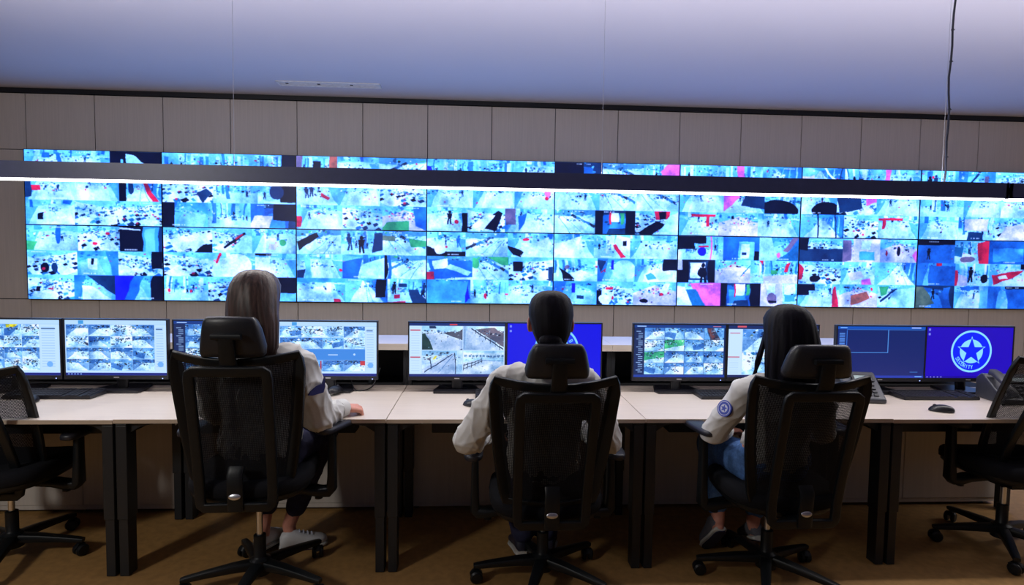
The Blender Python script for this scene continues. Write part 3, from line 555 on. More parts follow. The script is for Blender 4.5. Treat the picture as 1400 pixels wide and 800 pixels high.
def monitor_pictures():
    P = {}
    cv = grid_picture(1, 4, 4, .12, .085, .80, .915, (200, 228, 248), {(0, 2): 'Y'}); ui_light(cv, .81, .985); P['light_a'] = cv
    cv = grid_picture(2, 4, 4, .01, .085, .88, .915, (200, 228, 248)); ui_light(cv, .885, .99); P['light_b'] = cv
    cv = grid_picture(3, 4, 4, .115, .06, .99, .95, (16, 40, 86)); ui_tree(cv, .11); P['tree_a'] = cv
    cv = grid_picture(4, 4, 4, .01, .085, .88, .915, (200, 228, 248)); cv.rect(.01, .5, .88, .705, (66, 140, 214)); cv.rect(.5, .6, .6, .615, (220, 235, 255)); cv.ell(.77, .6, .012, .02, (200, 225, 255)); cv.rect(.42, .72, .43, .9, (200, 60, 70)); cv.rect(.83, .72, .88, .8, (210, 60, 70)); ui_light(cv, .885, .99); P['light_c'] = cv
    # four large outdoor pictures
    cv = Cv(420, 240, (205, 230, 248)); cv.rect(0, 0, 1, .055, (28, 52, 110)); cv.rect(.42, .015, .5, .04, (230, 70, 80)); cv.rect(0, .055, .125, .955, (214, 236, 250))
    for k in range(18): cv.rect(.02, .09 + k * .047, .105, .1 + k * .047, (190, 215, 235))
    cv.rect(.01, .125, .115, .145, (205, 60, 70)); cv.rect(.01, .63, .115, .65, (205, 60, 70))
    def sub(x0, y0, x1, y1, fn):
        a, b, c, d = round(420 * x0), round(420 * x1), round(240 * y0), round(240 * y1); s = Cv(b - a, d - c, PAL['w']); fn(s); marks(s, random.Random(a + c), 60, 'kdmcwln', [(0, .25, 1, .3, .05), (0, .7, 1, .4, .2)]); lens(s, np.random.RandomState(a + c), 1.2, .7); cv.paste(s, a, c)
    def f1(s):
        rg = random.Random(5); s.rect(0, 0, 1, .25, (170, 222, 246)); clutter(s, rg, 26, 0, .18, 1, .33, 'dkgnm', .02, .06); s.ell(.28, .1, .08, .12, 'd'); s.rect(.2, .12, .36, .3, (190, 220, 235)); s.poly([(.0, .35), (.1, .32), (.3, 1), (0, 1)], (40, 70, 70)); s.poly([(.1, .33), (.4, .28), (1, .62), (1, .85), (.85, 1), (.3, 1)], (196, 216, 238)); s.poly([(.5, .28), (1, .2), (1, .6)], (70, 74, 90), .9); s.poly([(1, .85), (1, 1), (.85, 1)], 'd')
    def f2(s):
        rg = random.Random(6); s.rect(0, 0, 1, .2, (178, 224, 246)); s.poly([(.3, .12), (.75, .05), (1, .3), (1, .9), (.6, .5)], (92, 92, 112)); clutter(s, rg, 24, .45, .08, 1, .4, 'dkn', .02, .06); s.poly([(.1, .1), (.25, .08), (.95, 1), (.05, 1)], (196, 218, 240)); s.line(.2, .1, .98, .95, .02, 'd'); s.line(.25, .1, 1, .9, .012, 'w'); s.poly([(0, 0), (.08, 0), (.03, 1), (0, 1)], (170, 200, 230))
        for k in range(6): s.line(.3 + .12 * k, .15 + .13 * k, .3 + .12 * k, .3 + .14 * k, .01, 'k')
    def f3(s):
        rg = random.Random(8); s.rect(0, 0, 1, .2, (150, 200, 232)); clutter(s, rg, 34, 0, .02, .8, .4, 'dgknY', .02, .07); s.poly([(.0, .8), (.75, .1), (.82, .1), (.85, 1), (.0, 1)], (186, 208, 234)); s.line(.05, .95, .75, .15, .018, 'd'); s.line(.4, .95, .8, .15, .012, 'm'); s.line(.82, .1, .85, 1, .02, 'd'); s.rect(.88, 0, 1, 1, (190, 225, 245)); s.line(.2, .3, .22, .8, .02, 'd')
    def f4(s):
        s.a[:] = (178, 226, 246); s.rect(0, .12, 1, .3, (214, 238, 248))
        for k in range(11): s.rect(.06 + .085 * k, .2, .12 + .085 * k, .28, (96, 140, 180))
        s.poly([(.0, .5), (.5, .36), (1, .5), (1, 1), (0, 1)], (200, 222, 240)); s.line(0, .8, .45, .45, .012, 'd'); s.line(0, .65, .45, .38, .012, 'd'); s.line(.45, .4, 1, .45, .012, 'm')
        for k in range(6): s.line(.05 + .08 * k, .55 - .03 * k, .05 + .08 * k, .85 - .07 * k, .01, 'k')
    sub(.13, .06, .555, .5, f1); sub(.565, .06, .99, .5, f2); sub(.13, .515, .555, .95, f3); sub(.565, .515, .99, .95, f4)
    cv.rect(0, .955, 1, 1, (34, 46, 110)); P['four'] = cv
    P['emblem_blue'] = emblem_picture((6, 10, 214), (10, 50, 220), (140, 220, 255), 'BA', 30, -15, False)
    cv = grid_picture(7, 4, 4, .115, .06, .985, .95, (16, 40, 86), {(1, 1): 'G', (2, 0): 'G', (0, 3): 'N'}); ui_tree(cv, .11); P['tree_b'] = cv
    cv = grid_picture(9, 2, 2, .16, .075, .99, .95, (205, 230, 248), {(1, 0): 'd', (1, 1): 'd', (0, 0): 'b', (0, 1): 'b'}); cv.rect(0, 0, 1, .07, (24, 44, 96)); cv.rect(.1, .01, .2, .04, (230, 90, 100)); cv.rect(0, .075, .15, .955, (214, 236, 250)); cv.rect(.02, .14, .13, .155, (205, 60, 70)); cv.rect(.0, .6, .13, .615, (205, 60, 70))
    for k in range(9): cv.rect(.02, .64 + k * .034, .12, .647 + k * .034, (190, 215, 235))
    cv.rect(0, .955, 1, 1, (30, 40, 90)); P['two_rows'] = cv
    cv = Cv(420, 240, (12, 30, 92)); cv.a[:] = (np.array((10, 34, 96)) + (cv.Y[..., None] * np.array((22, 6, 8)))); cv.rect(0, 0, 1, .055, (16, 84, 176)); cv.rect(.03, .015, .11, .035, (150, 195, 240)); cv.rect(.84, .012, .95, .035, (190, 200, 250)); cv.rect(.01, .06, .1, .95, (14, 44, 110))
    for k in range(10): cv.rect(.025, .13 + k * .032, .085, .145 + k * .032, (110, 165, 235))
    cv.rect(.105, .075, .113, .5, (60, 130, 220)); cv.rect(.105, .5, .58, .512, (86, 150, 214)); cv.rect(.575, .06, .584, .512, (86, 150, 214)); cv.rect(.105, .06, .99, .068, (70, 140, 215)); cv.rect(0, .955, 1, 1, (44, 62, 160)); cv.rect(.84, .88, .93, .895, (60, 110, 170)); cv.rect(.9, .965, .98, .985, (130, 190, 240)); P['empty_cells'] = cv
    P['emblem_violet'] = emblem_picture((34, 0, 176), (6, 34, 236), (150, 228, 255), 'SECURITY', 206, 9.7, True)
    for k in P: P[k].a = soft(P[k].a, 1)
    return P
# ------------------------------------------------------------------ the room
MW, MH, VB = 1.2135, 0.6845, 1.078            # display module, bottom of the video wall
VT = VB + 2 * MH
CEIL = 3.0
fl = struct('floor', MB().span((-3.2, -8.6, -0.1), (13.0, 0.2, 0)), M_floor)
struct('ceiling', MB().span((-3.2, -8.6, CEIL), (13.0, 0.2, CEIL + 0.1)), M_ceiling)
wall = struct('wall_back', MB().span((-3.2, 0.0, 0), (13.0, 0.2, CEIL)), M_void)
struct('wall_left', MB().span((-3.3, -8.6, 0), (-3.2, 0.2, CEIL)), M_plain)
struct('wall_right', MB().span((13.0, -8.6, 0), (13.1, 0.2, CEIL)), M_plain)
struct('wall_front', MB().span((-3.2, -8.7, 0), (13.0, -8.6, CEIL)), M_plain)
struct('trim_1', MB().span((-3.2, -0.03, 2.958), (13.0, 0, CEIL)), M_black_trim)
# veneered wall panels, each its own board with a recessed joint
GAP, PT = 0.007, 0.018
half = MW / 2
_pm = {}
def wall_panel(x0, x1, z0, z1):
    key = (round(x1 - x0, 3), round(z1 - z0, 3))
    if key not in _pm:
        _pm[key] = mesh_of(MB().span((GAP / 2, -PT, GAP / 2), (x1 - x0 - GAP / 2, 0, z1 - z0 - GAP / 2)), 0, 'wall_panel')
    return link('wall_panel', _pm[key], M_panel, wall, loc=(x0, 0, z0))
for k in range(-5, 21):
    wall_panel(k * half, (k + 1) * half, VT, 2.955)
for k in range(-5, 21):
    wall_panel(k * half, (k + 1) * half, 0.0, VB)
for k in (-5, -4, -3, -2, -1, 16, 17, 18, 19, 20):
    wall_panel(k * half, (k + 1) * half, VB, VT)

# linear slot vent in the ceiling
v = thing('ceiling_vent', 'white linear slot air vent in the ceiling above the wood panelled wall', 'vent', (2.83, -0.405, CEIL))
fr = MB()
for s in (-1, 1): fr.box((0, s * 0.055, -0.004), (0.88, 0.018, 0.008)); fr.box((s * 0.431, 0, -0.004), (0.018, 0.11, 0.008))
obj('frame', fr, M_vent, v, 0)
for y in (-0.03, -0.005, 0.02): obj('slat', MB().box((0, y, -0.003), (0.844, 0.011, 0.006)), M_vent, v, 0)
for x in (-0.36, -0.09, 0.19): obj('clip', MB().box((x, -0.004, -0.003), (0.025, 0.02, 0.007)), M_black_trim, v, 0)

# ------------------------------------------------------------------ video wall: sixteen displays edge to edge
ORD = ['first', 'second', 'third', 'fourth', 'fifth', 'sixth', 'seventh', 'eighth']
_disp_scr = None
for r in range(2):
    for c in range(8):
        x0, z1 = c * MW, VT - r * MH
        d = thing('video_wall_display', '%s-row video wall display with nine camera pictures, %s from the left end' % (('upper', 'lower')[r], ORD[c]), 'display', (x0 + MW / 2, -0.06, z1 - MH / 2), 0, 'video wall displays')
        if not _disp_scr:
            w, h, b = MW - 0.002, MH - 0.002, 0.004
            body = mesh_of(MB().box((0, 0.04, 0), (w, 0.04, h)), 0, 'casing')
            bz = MB()
            for s in (-1, 1): bz.box((s * (w / 2 - b / 2), 0.01, 0), (b, 0.022, h)); bz.box((0, 0.01, s * (h / 2 - b / 2)), (w - 2 * b, 0.022, b))
            bez = mesh_of(bz, 0, 'bezel')
            _disp_scr = (body, bez, w / 2 - b, h / 2 - b)
        link('casing', _disp_scr[0], M_bezel, d); link('bezel', _disp_scr[1], M_bezel, d)
        me = bpy.data.meshes.new('screen'); a, q = _disp_scr[2], _disp_scr[3]
        me.from_pydata([(-a, 0.004, -q), (a, 0.004, -q), (a, 0.004, q), (-a, 0.004, q)], [], [(0, 1, 2, 3)])
        uv = me.uv_layers.new(name='uv')
        for i, t in enumerate([(0, 0), (1, 0), (1, 1), (0, 1)]): uv.data[i].uv = t
        link('screen', me, screen_mat('wall_screen', wall_picture(r, c), WALL_SCREEN * (0.7 if (r, c) == (1, 7) else 1.0), (0.86, 1.08, 2.1)), d)

# ------------------------------------------------------------------ pendant light over the desks
LY, LZ = -2.67, 1.84
def pendant(x0, x1, label, wires, cable=None):
    t = thing('linear_pendant_light', label, 'light', ((x0 + x1) / 2, LY, LZ), 0, None)
    L = (x1 - x0) / 2
    hb = MB()
    hb.span((-L, -0.03, 0.0), (L, -0.024, 0.078)); hb.span((-L, 0.024, 0.0), (L, 0.03, 0.078)); hb.span((-L, -0.024, 0.02), (L, 0.024, 0.055))
    hb.span((-L, -0.03, 0.0), (-L + 0.012, 0.03, 0.078)); hb.span((L - 0.012, -0.03, 0.0), (L, 0.03, 0.078))
    obj('housing', hb, M_lampbody, t, 0)
    obj('diffuser', MB().span((-L + 0.014, -0.0235, -0.007), (L - 0.014, 0.0235, 0.012)), M_lampdown, t, 0)
    obj('upper_diffuser', MB().span((-L + 0.014, -0.022, 0.056), (L - 0.014, 0.022, 0.07)), M_lampup, t, 0)
    for nm, z, up, pw in (('lower_tube', -0.0085, 0, TUBE_DOWN), ('upper_tube', 0.0715, 1, TUBE_UP)):
        la = bpy.data.lights.new(nm, 'AREA'); la.shape = 'RECTANGLE'; la.size = 2 * L - 0.03; la.size_y = 0.044; la.energy = pw * (2 * L)
        la.color = (1.0, 0.955, 0.93) if not up else (0.96, 0.93, 1.0)
        lo = bpy.data.objects.new(nm, la); C.objects.link(lo); lo.parent = t; lo.location = (0, 0, z); lo.rotation_euler = (math.pi if up else 0, 0, 0)
    for x in wires:
        obj('suspension_wire', MB().tube([(x - t.location.x, 0, 0.05), (x - t.location.x, 0, CEIL - LZ)], 0.0011, 6), M_wire, t)
    if cable is not None:
        x = cable - t.location.x; pts = []; rr = random.Random(3)
        for k in range(15):
            u = k / 14; pts.append((x + 0.008 * math.sin(u * 9) + 0.004 * math.sin(u * 23), 0.006 * math.sin(u * 7 + 1), 0.05 + u * (CEIL - LZ - 0.05)))
        obj('power_cable', MB().tube(pts, 0.0048, 8), M_powercable, t)
        tb = MB()
        for k in (2, 5, 8, 10, 12): tb.lathe([(0.0062, -0.004), (0.0062, 0.004)], pts[k], 8); tb.box((pts[k][0] + 0.007, pts[k][1], pts[k][2]), (0.008, 0.003, 0.004))
        obj('cable_tie', tb, M_powercable, t)
    return t
pendant(0.9, 6.85, 'long black linear pendant light hanging over the desks, lit white underneath', (1.2, 2.978, 4.755, 6.515), 6.53)
pendant(6.862, 11.0, 'continuing black linear pendant light beyond the joint at the far end', (8.3, 10.1))

# ------------------------------------------------------------------ desks and the console cabinets behind them
DX0, DL, DF, DB, DH = 2.503, 1.2272, -2.851, -2.284, 0.74
DESKN = ['light oak desk at the left edge with two windowed light screens on it', 'light maple desk in front of the fair-haired person', 'light maple desk in front of the person with hair tied low', 'light maple desk in front of the person with long black hair', 'light maple desk with the violet emblem screen and the loose mouse']
DESKN[0] = 'light maple desk with the first keyboard, beside the empty chair at the left edge'
for k in range(5):
    x0 = DX0 + (k - 1) * DL; x1 = x0 + DL
    dz = (-0.002, 0.001, 0.0, 0.0005, -0.0025)[k]
    d = thing('desk', DESKN[k], 'desk', (x0 + DL / 2, DF, 0), 0, 'row of height-adjustable desks')
    L = DL / 2 - 0.0015; D = DB - DF
    obj('desktop', MB().span((-L, 0.0012, DH - 0.019 + dz), (L, D, DH + dz)), M_desk, d, 0, 0.0012, 1)
    obj('edge_band', MB().span((-L, 0, DH - 0.0188 + dz), (L, 0.0013, DH - 0.0004 + dz)), M_edge, d, 0)
    obj('cable_flap', MB().span((-L, D + 0.003, DH - 0.019 + dz), (L, D + 0.085, DH - 0.004 + dz)), M_flap, d, 0, 0.001, 1)
    obj('ledge', MB().span((-L, D + 0.090, DH - 0.019 + dz), (L, D + 0.175, DH - 0.002 + dz)), M_flap, d, 0, 0.001, 1)
    for sx in (-1, 1):
        for front in (1, 0):
            xc = sx * (L - 0.0285); yc = 0.045 if front else D + 0.055
            lg = obj('leg', MB().box((xc, yc, 0.49), (0.049, 0.075, 0.44)).box((xc, yc, 0.715), (0.049, 0.075, 0.008)), M_steel, d, 0, 0.003)
            obj('leg_foot_tube', MB().box((xc, yc, 0.14), (0.041, 0.066, 0.275)), M_steel, lg, 0, 0.002)
            if not front: obj('bolt', MB().lathe([(0.005, 0), (0.005, 0.004), (0.001, 0.005)], (xc, yc - 0.0376, 0.55), 8, (0, -1, 0)), M_silver, lg)
        xr = sx * (L - 0.0285)
        obj('side_rail', MB().span((xr - 0.02, 0.075, 0.665), (xr + 0.02, D + 0.02, DH - 0.021 + dz)), M_steel, d, 0)
        g = MB(); xa, xb, xc2 = sx * (L - 0.053), sx * (L - 0.10), sx * (L - 0.16)
        ring = lambda y: [(xa, y, DH - 0.021), (xc2, y, DH - 0.021), (xc2, y, DH - 0.03), (xb, y, DH - 0.04), (xa, y, DH - 0.07)]
        g.loft([ring(0.03), ring(0.06)]); obj('gusset', g, M_steel, d, 0)
    obj('cable_tray', MB().span((-L + 0.19, 0.23, 0.605), (L - 0.19, 0.33, DH - 0.021 + dz)), M_steel, d, 0, 0.004)
CABN = ['pale console cabinet behind the first desk with a raised shelf', 'pale console cabinet with raised shelf behind the fair-haired person\'s desk', 'pale console cabinet with raised shelf behind the blue emblem screen', 'pale console cabinet with raised shelf behind the black-haired person\'s desk', 'pale console cabinet with raised shelf behind the violet emblem screen']
for k in range(5):
    x0 = DX0 + (k - 1) * DL
    t = thing('console_cabinet', CABN[k], 'cabinet', (x0 + DL / 2, -2.16, 0), 0, 'row of console cabinets')
    L = DL / 2 - 0.001
    obj('body', MB().span((-L, 0.02, 0.02), (L, 0.40, 0.715)), M_void, t, 0)
    obj('plinth', MB().span((-L, 0.004, 0.02), (L, 0.02, 0.045)), M_door, t, 0)
    for s in (-1, 1):
        a, b = sorted((s * 0.0015, s * (L - 0.001)))
        obj('door', MB().span((a, 0.0, 0.047), (b, 0.018, 0.71)), M_door, t, 0, 0.0015, 1)
        obj('foot', MB().lathe([(0.018, 0), (0.018, 0.01), (0.012, 0.02)], (s * (L - 0.06), 0.05, 0), 10), M_steel, t)
        obj('post', MB().span((s * (L - 0.0) - (0.024 if s > 0 else 0), 0.06, 0.715), (s * L + (0 if s > 0 else 0.024), 0.10, 0.951)), M_steel, t, 0)
    obj('foot', MB().lathe([(0.018, 0), (0.018, 0.01), (0.012, 0.02)], (0, 0.05, 0), 10), M_steel, t)
    sh = obj('shelf_board', MB().span((-L, 0.031, 0.9515), (L, 0.42, 0.99)), M_shelf, t, 0)
    obj('edge_band', MB().span((-L, 0.0295, 0.952), (L, 0.031, 0.9895)), M_desk, sh, 0)
    obj('back_panel', MB().span((-L, 0.38, 0.715), (L, 0.40, 0.951)), M_void, t, 0)
    obj('cabinet_top', MB().span((-L, 0.055, 0.715), (L, 0.38, 0.73)), M_void, t, 0)
    if k in (1, 2, 3):
        obj('shelf_prop', MB().box((L - 0.22, 0.14, 0.84), (0.02, 0.03, 0.218), Matrix.Rotation(0.12, 3, 'Y')), M_steel, t, 0)

# ------------------------------------------------------------------ desk monitors
PICS = monitor_pictures()
MWD, MHT = 0.5485, 0.332
def monitor_meshes():
    w, h = MWD, MHT; b, bb = 0.0075, 0.022
    cas = MB().box((0, 0.016, h / 2), (w, 0.02, h)).box((0, 0.038, h * 0.5), (w * 0.72, 0.03, h * 0.66))
    bz = MB()
    for s in (-1, 1): bz.span((s * (w / 2 - b / 2) - b / 2, 0, 0), (s * (w / 2 - b / 2) + b / 2, 0.006, h))
    bz.span((-w / 2 + b, 0, 0), (w / 2 - b, 0.006, bb)); bz.span((-w / 2 + b, 0, h - b), (w / 2 - b, 0.006, h))
    st = MB(); z0 = -0.069
    st.sweep([(0, 0.055, 0.11), (0, 0.06, 0.02), (0, 0.052, z0 + 0.012)], [0.07, 0.062, 0.06], [0.022, 0.02, 0.02], (0, -1, 0))
    ba = MB(); ring = lambda z, s: [(s * x, y, z) for x, y in ((-0.128, -0.032), (0.128, -0.032), (0.136, 0.02), (0.10, 0.16), (-0.10, 0.16), (-0.136, 0.02))]
    ba.loft([ring(z0 + 0.0005, 1), ring(z0 + 0.009, 1), ring(z0 + 0.014, 0.96)])
    logo = MB().box((0, -0.0006, bb * 0.52), (0.028, 0.001, 0.0045))
    led = MB().box((w / 2 - 0.03, -0.0006, 0.006), (0.005, 0.001, 0.004))
    scr = bpy.data.meshes.new('screen')
    x0, x1, z0s, z1 = -w / 2 + b, w / 2 - b, bb, h - b
    scr.from_pydata([(x0, 0.003, z0s), (x1, 0.003, z0s), (x1, 0.003, z1), (x0, 0.003, z1)], [], [(0, 1, 2, 3)])
    uv = scr.uv_layers.new(name='uv')
    for i, q in enumerate([(0, 0), (1, 0), (1, 1), (0, 1)]): uv.data[i].uv = q
    return [mesh_of(x, 35, n) for x, n in ((cas, 'casing'), (bz, 'bezel'), (st, 'stand'), (ba, 'stand_base'), (logo, 'logo_print'), (led, 'power_light'))], scr
_mm, _ms = monitor_meshes()
MON = [(1.622, 'light_a', 'a light camera grid and yellow patch, at the left edge'), (2.180, 'light_b', 'a light camera grid, right of the yellow-patched one'),
       (2.755, 'tree_a', 'dark list sidebar, half hidden behind the tallest headrest'), (3.318, 'light_c', 'a blue band across its camera grid, beside fair hair'),
       (4.034, 'four', 'four large outdoor pictures, left of the person with tied hair'), (4.584, 'emblem_blue', 'plain blue screen and round emblem behind a dark-haired head'),
       (5.308, 'tree_b', 'dark list sidebar and sixteen pictures, left of the black-haired person'), (5.860, 'two_rows', 'two large pictures and pale sidebar, behind long black hair'),
       (6.508, 'empty_cells', 'empty dark blue cells, behind the desk phone'), (7.054, 'emblem_violet', 'violet screen with white ring and star emblem')]
for i, (x, pic, lab) in enumerate(MON):
    t = thing('desk_monitor', 'black desk monitor showing ' + lab if pic.startswith('light') else 'black desk monitor with ' + lab, 'monitor', (x, -2.305 + (0.004 if i % 2 else 0), 0.809), 0, 'desk monitors')
    for me, mm, n in zip(_mm, (M_bezel, M_bezel, M_bezel, M_bezel, M_silver, M_led), ('casing', 'bezel', 'stand', 'stand_base', 'logo_print', 'power_light')):
        link(n, me, mm, t)
    s = link('screen', _ms.copy(), screen_mat('monitor_screen', PICS[pic], DESK_SCREEN, (0.92, 1.02, 1.25)), t)

# ------------------------------------------------------------------ keyboards, mice, phones, cables
def keyboard_meshes():
    b = MB(); ring = lambda z, s: [(x * s, y, z + (0.012 if y > 0 else 0) * (z > 0.001)) for x, y in ((-0.22, -0.064), (0.22, -0.064), (0.22, 0.064), (-0.22, 0.064))]
    b.loft([ring(0.0, 1), ring(0.012, 1), ring(0.015, 0.985)])
    kk = MB(); sl = 0.012 / 0.128
    for r in range(6):
        y = -0.053 + r * 0.0195 + (0.005 if r == 5 else 0)
        for c in range(21):
            x = -0.208 + c * 0.0207
            if c in (14, 18): continue
            if r == 0 and 3 < c < 9:
                if c == 4: kk.box((x + 0.041, y, 0.022 + y * sl), (0.11, 0.017, 0.007))
                continue
            kk.box((x, y, 0.022 + y * sl), (0.017, 0.017, 0.007))
    return mesh_of(b, 0, 'case'), mesh_of(kk, 0, 'keys')
_kb = keyboard_meshes()
for x, y, lab in ((1.93, -2.403, 'black keyboard under the pair of light-grid monitors, beside the first mouse'), (5.60, -2.403, 'black keyboard in front of the black-haired person'), (6.76, -2.403, 'black keyboard under the violet emblem monitor'),
                  (4.36, -2.403, 'black keyboard mostly hidden behind the person with tied hair')):
    t = thing('keyboard', lab, 'keyboard', (x, y, DH), 0, 'keyboards on the desks')
    link('case', _kb[0], M_bezel, t); tag(link('keys', _kb[1], M_key, t), kind='stuff')
def mouse_meshes():
    b = MB(); rings = []
    for i in range(9):
        u = i / 8; z = 0.001 + 0.033 * u; s = math.sqrt(max(0.02, 1 - (u * 0.97) ** 2.3))
        rings.append([(0.031 * s * math.cos(a) * (1 + 0.1 * math.sin(a)), 0.056 * s * math.sin(a) - 0.008 * u, z) for a in [2 * math.pi * k / 18 for k in range(18)]])
    b.loft(rings)
    wh = MB().lathe([(0.007, -0.004), (0.009, -0.003), (0.009, 0.003), (0.007, 0.004)], (0, 0.028, 0.025), 12, (1, 0, 0))
    sp = MB().box((0, 0.03, 0.0275), (0.0015, 0.04, 0.003))
    return mesh_of(b, 50, 'shell'), mesh_of(wh, 40, 'scroll_wheel')
_mo = mouse_meshes()
for x, y, rz, lab in ((1.90, -2.52, 0.5, 'black mouse beside the empty chair at the left edge'), (3.372, -2.36, -0.3, 'black mouse standing on the monitor foot beside the fair-haired person'), (4.125, -2.60, 0.9, 'black mouse by the elbow of the person with tied hair'), (6.55, -2.705, 1.0, 'black mouse alone on the desk before the violet screen')):
    z = DH + (0.016 if abs(x - 3.372) < .01 else 0.0)
    t = thing('computer_mouse', lab, 'mouse', (x, y, z), rz, 'mice on the desks')
    link('shell', _mo[0], M_bezel, t); link('scroll_wheel', _mo[1], M_key, t)
def phone(x, y, rz, lab):
    t = thing('desk_phone', lab, 'phone', (x, y, DH), rz, 'desk phones')
    t.scale = (1.12, 1.12, 1.12)
    b = MB(); pr = [(-0.10, 0.0), (0.09, 0.0), (0.09, 0.10), (0.06, 0.125), (0.045, 0.125), (-0.10, 0.02)]
    b.loft([[(sx, yy, zz) for yy, zz in pr] for sx in (-0.105, 0.105)])
    bo = obj('body', b, M_phone, t, 0, 0.006, 2)
    an = math.atan2(0.105, 0.145); R = Matrix.Rotation(an, 3, 'X')
    def on(u, v, h): return Vector((u, -0.10, 0.02)) + R @ Vector((0, v, h))
    obj('display', MB().box(on(0.035, 0.135, 0.004), (0.10, 0.042, 0.008), R), M_bezel, t, 0)
    obj('lcd', MB().box(on(0.035, 0.135, 0.0085), (0.078, 0.024, 0.002), R), M_lcd, t, 0)
    kk = MB()
    for r in range(4):
        for c in range(3): kk.box(on(0.005 + c * 0.03, 0.025 + r * 0.022, 0.003), (0.02, 0.012, 0.006), R)
    tag(obj('keys', kk, M_key, t, 0), kind='stuff')
    h = MB(); h.sweep([on(-0.072, 0.0, 0.022), on(-0.072, 0.02, 0.034), on(-0.072, 0.08, 0.04), on(-0.072, 0.145, 0.034), on(-0.072, 0.168, 0.022)], [0.044, 0.046, 0.04, 0.046, 0.044], [0.034, 0.026, 0.02, 0.026, 0.034], on(0, 0, 1) - on(0, 0, 0), 12)
    obj('handset', h, M_phone, t, 60)
    cd = []
    for i in range(70):
        u = i / 69; a = u * 60
        cd.append((-0.085 - 0.05 * math.sin(u * math.pi) + 0.005 * math.cos(a), -0.09 - 0.05 * math.sin(u * math.pi) + 0.01 * u, 0.009 + 0.005 * math.sin(a)))
    obj('handset_cord', MB().tube(cd, 0.0018, 5), M_cable, t)
phone(6.275, -2.425, -0.2, 'dark grey desk phone between the headrest and the empty dark screen')
phone(7.15, -2.475, -0.12, 'dark grey desk phone at the right edge before the violet screen')
def cable(pts, lab, r=0.0035):
    P = [Vector(p) for p in pts]; out = []
    for i in range(len(P) - 1):
        p0, p1, p2, p3 = P[max(i - 1, 0)], P[i], P[i + 1], P[min(i + 2, len(P) - 1)]
        for k in range(6):
            u = k / 6
            out.append(0.5 * ((2 * p1) + (p2 - p0) * u + (2 * p0 - 5 * p1 + 4 * p2 - p3) * u * u + (3 * p1 - p0 - 3 * p2 + p3) * u ** 3))
    out.append(P[-1])
    return tag(obj('cable', MB().tube(out, r, 6), M_cable), lab, 'cable')
cable([(3.42, -2.22, .85), (3.43, -2.23, .79), (3.46, -2.27, .748), (3.51, -2.28, .746), (3.55, -2.25, .76), (3.565, -2.2, .80), (3.58, -2.16, .85)], 'black cable looping under the monitor with the blue band')
cable([(4.10, -2.2, .83), (4.13, -2.22, .785), (4.17, -2.24, .80), (4.21, -2.23, .77), (4.26, -2.22, .795), (4.29, -2.2, .84)], 'black cables tangled under the monitor with four outdoor pictures')
cable([(7.21, -2.22, .80), (7.215, -2.26, .75), (7.24, -2.30, .745), (7.25, -2.335, .745), (7.22, -2.36, .75)], 'black cable running to the phone at the right edge')
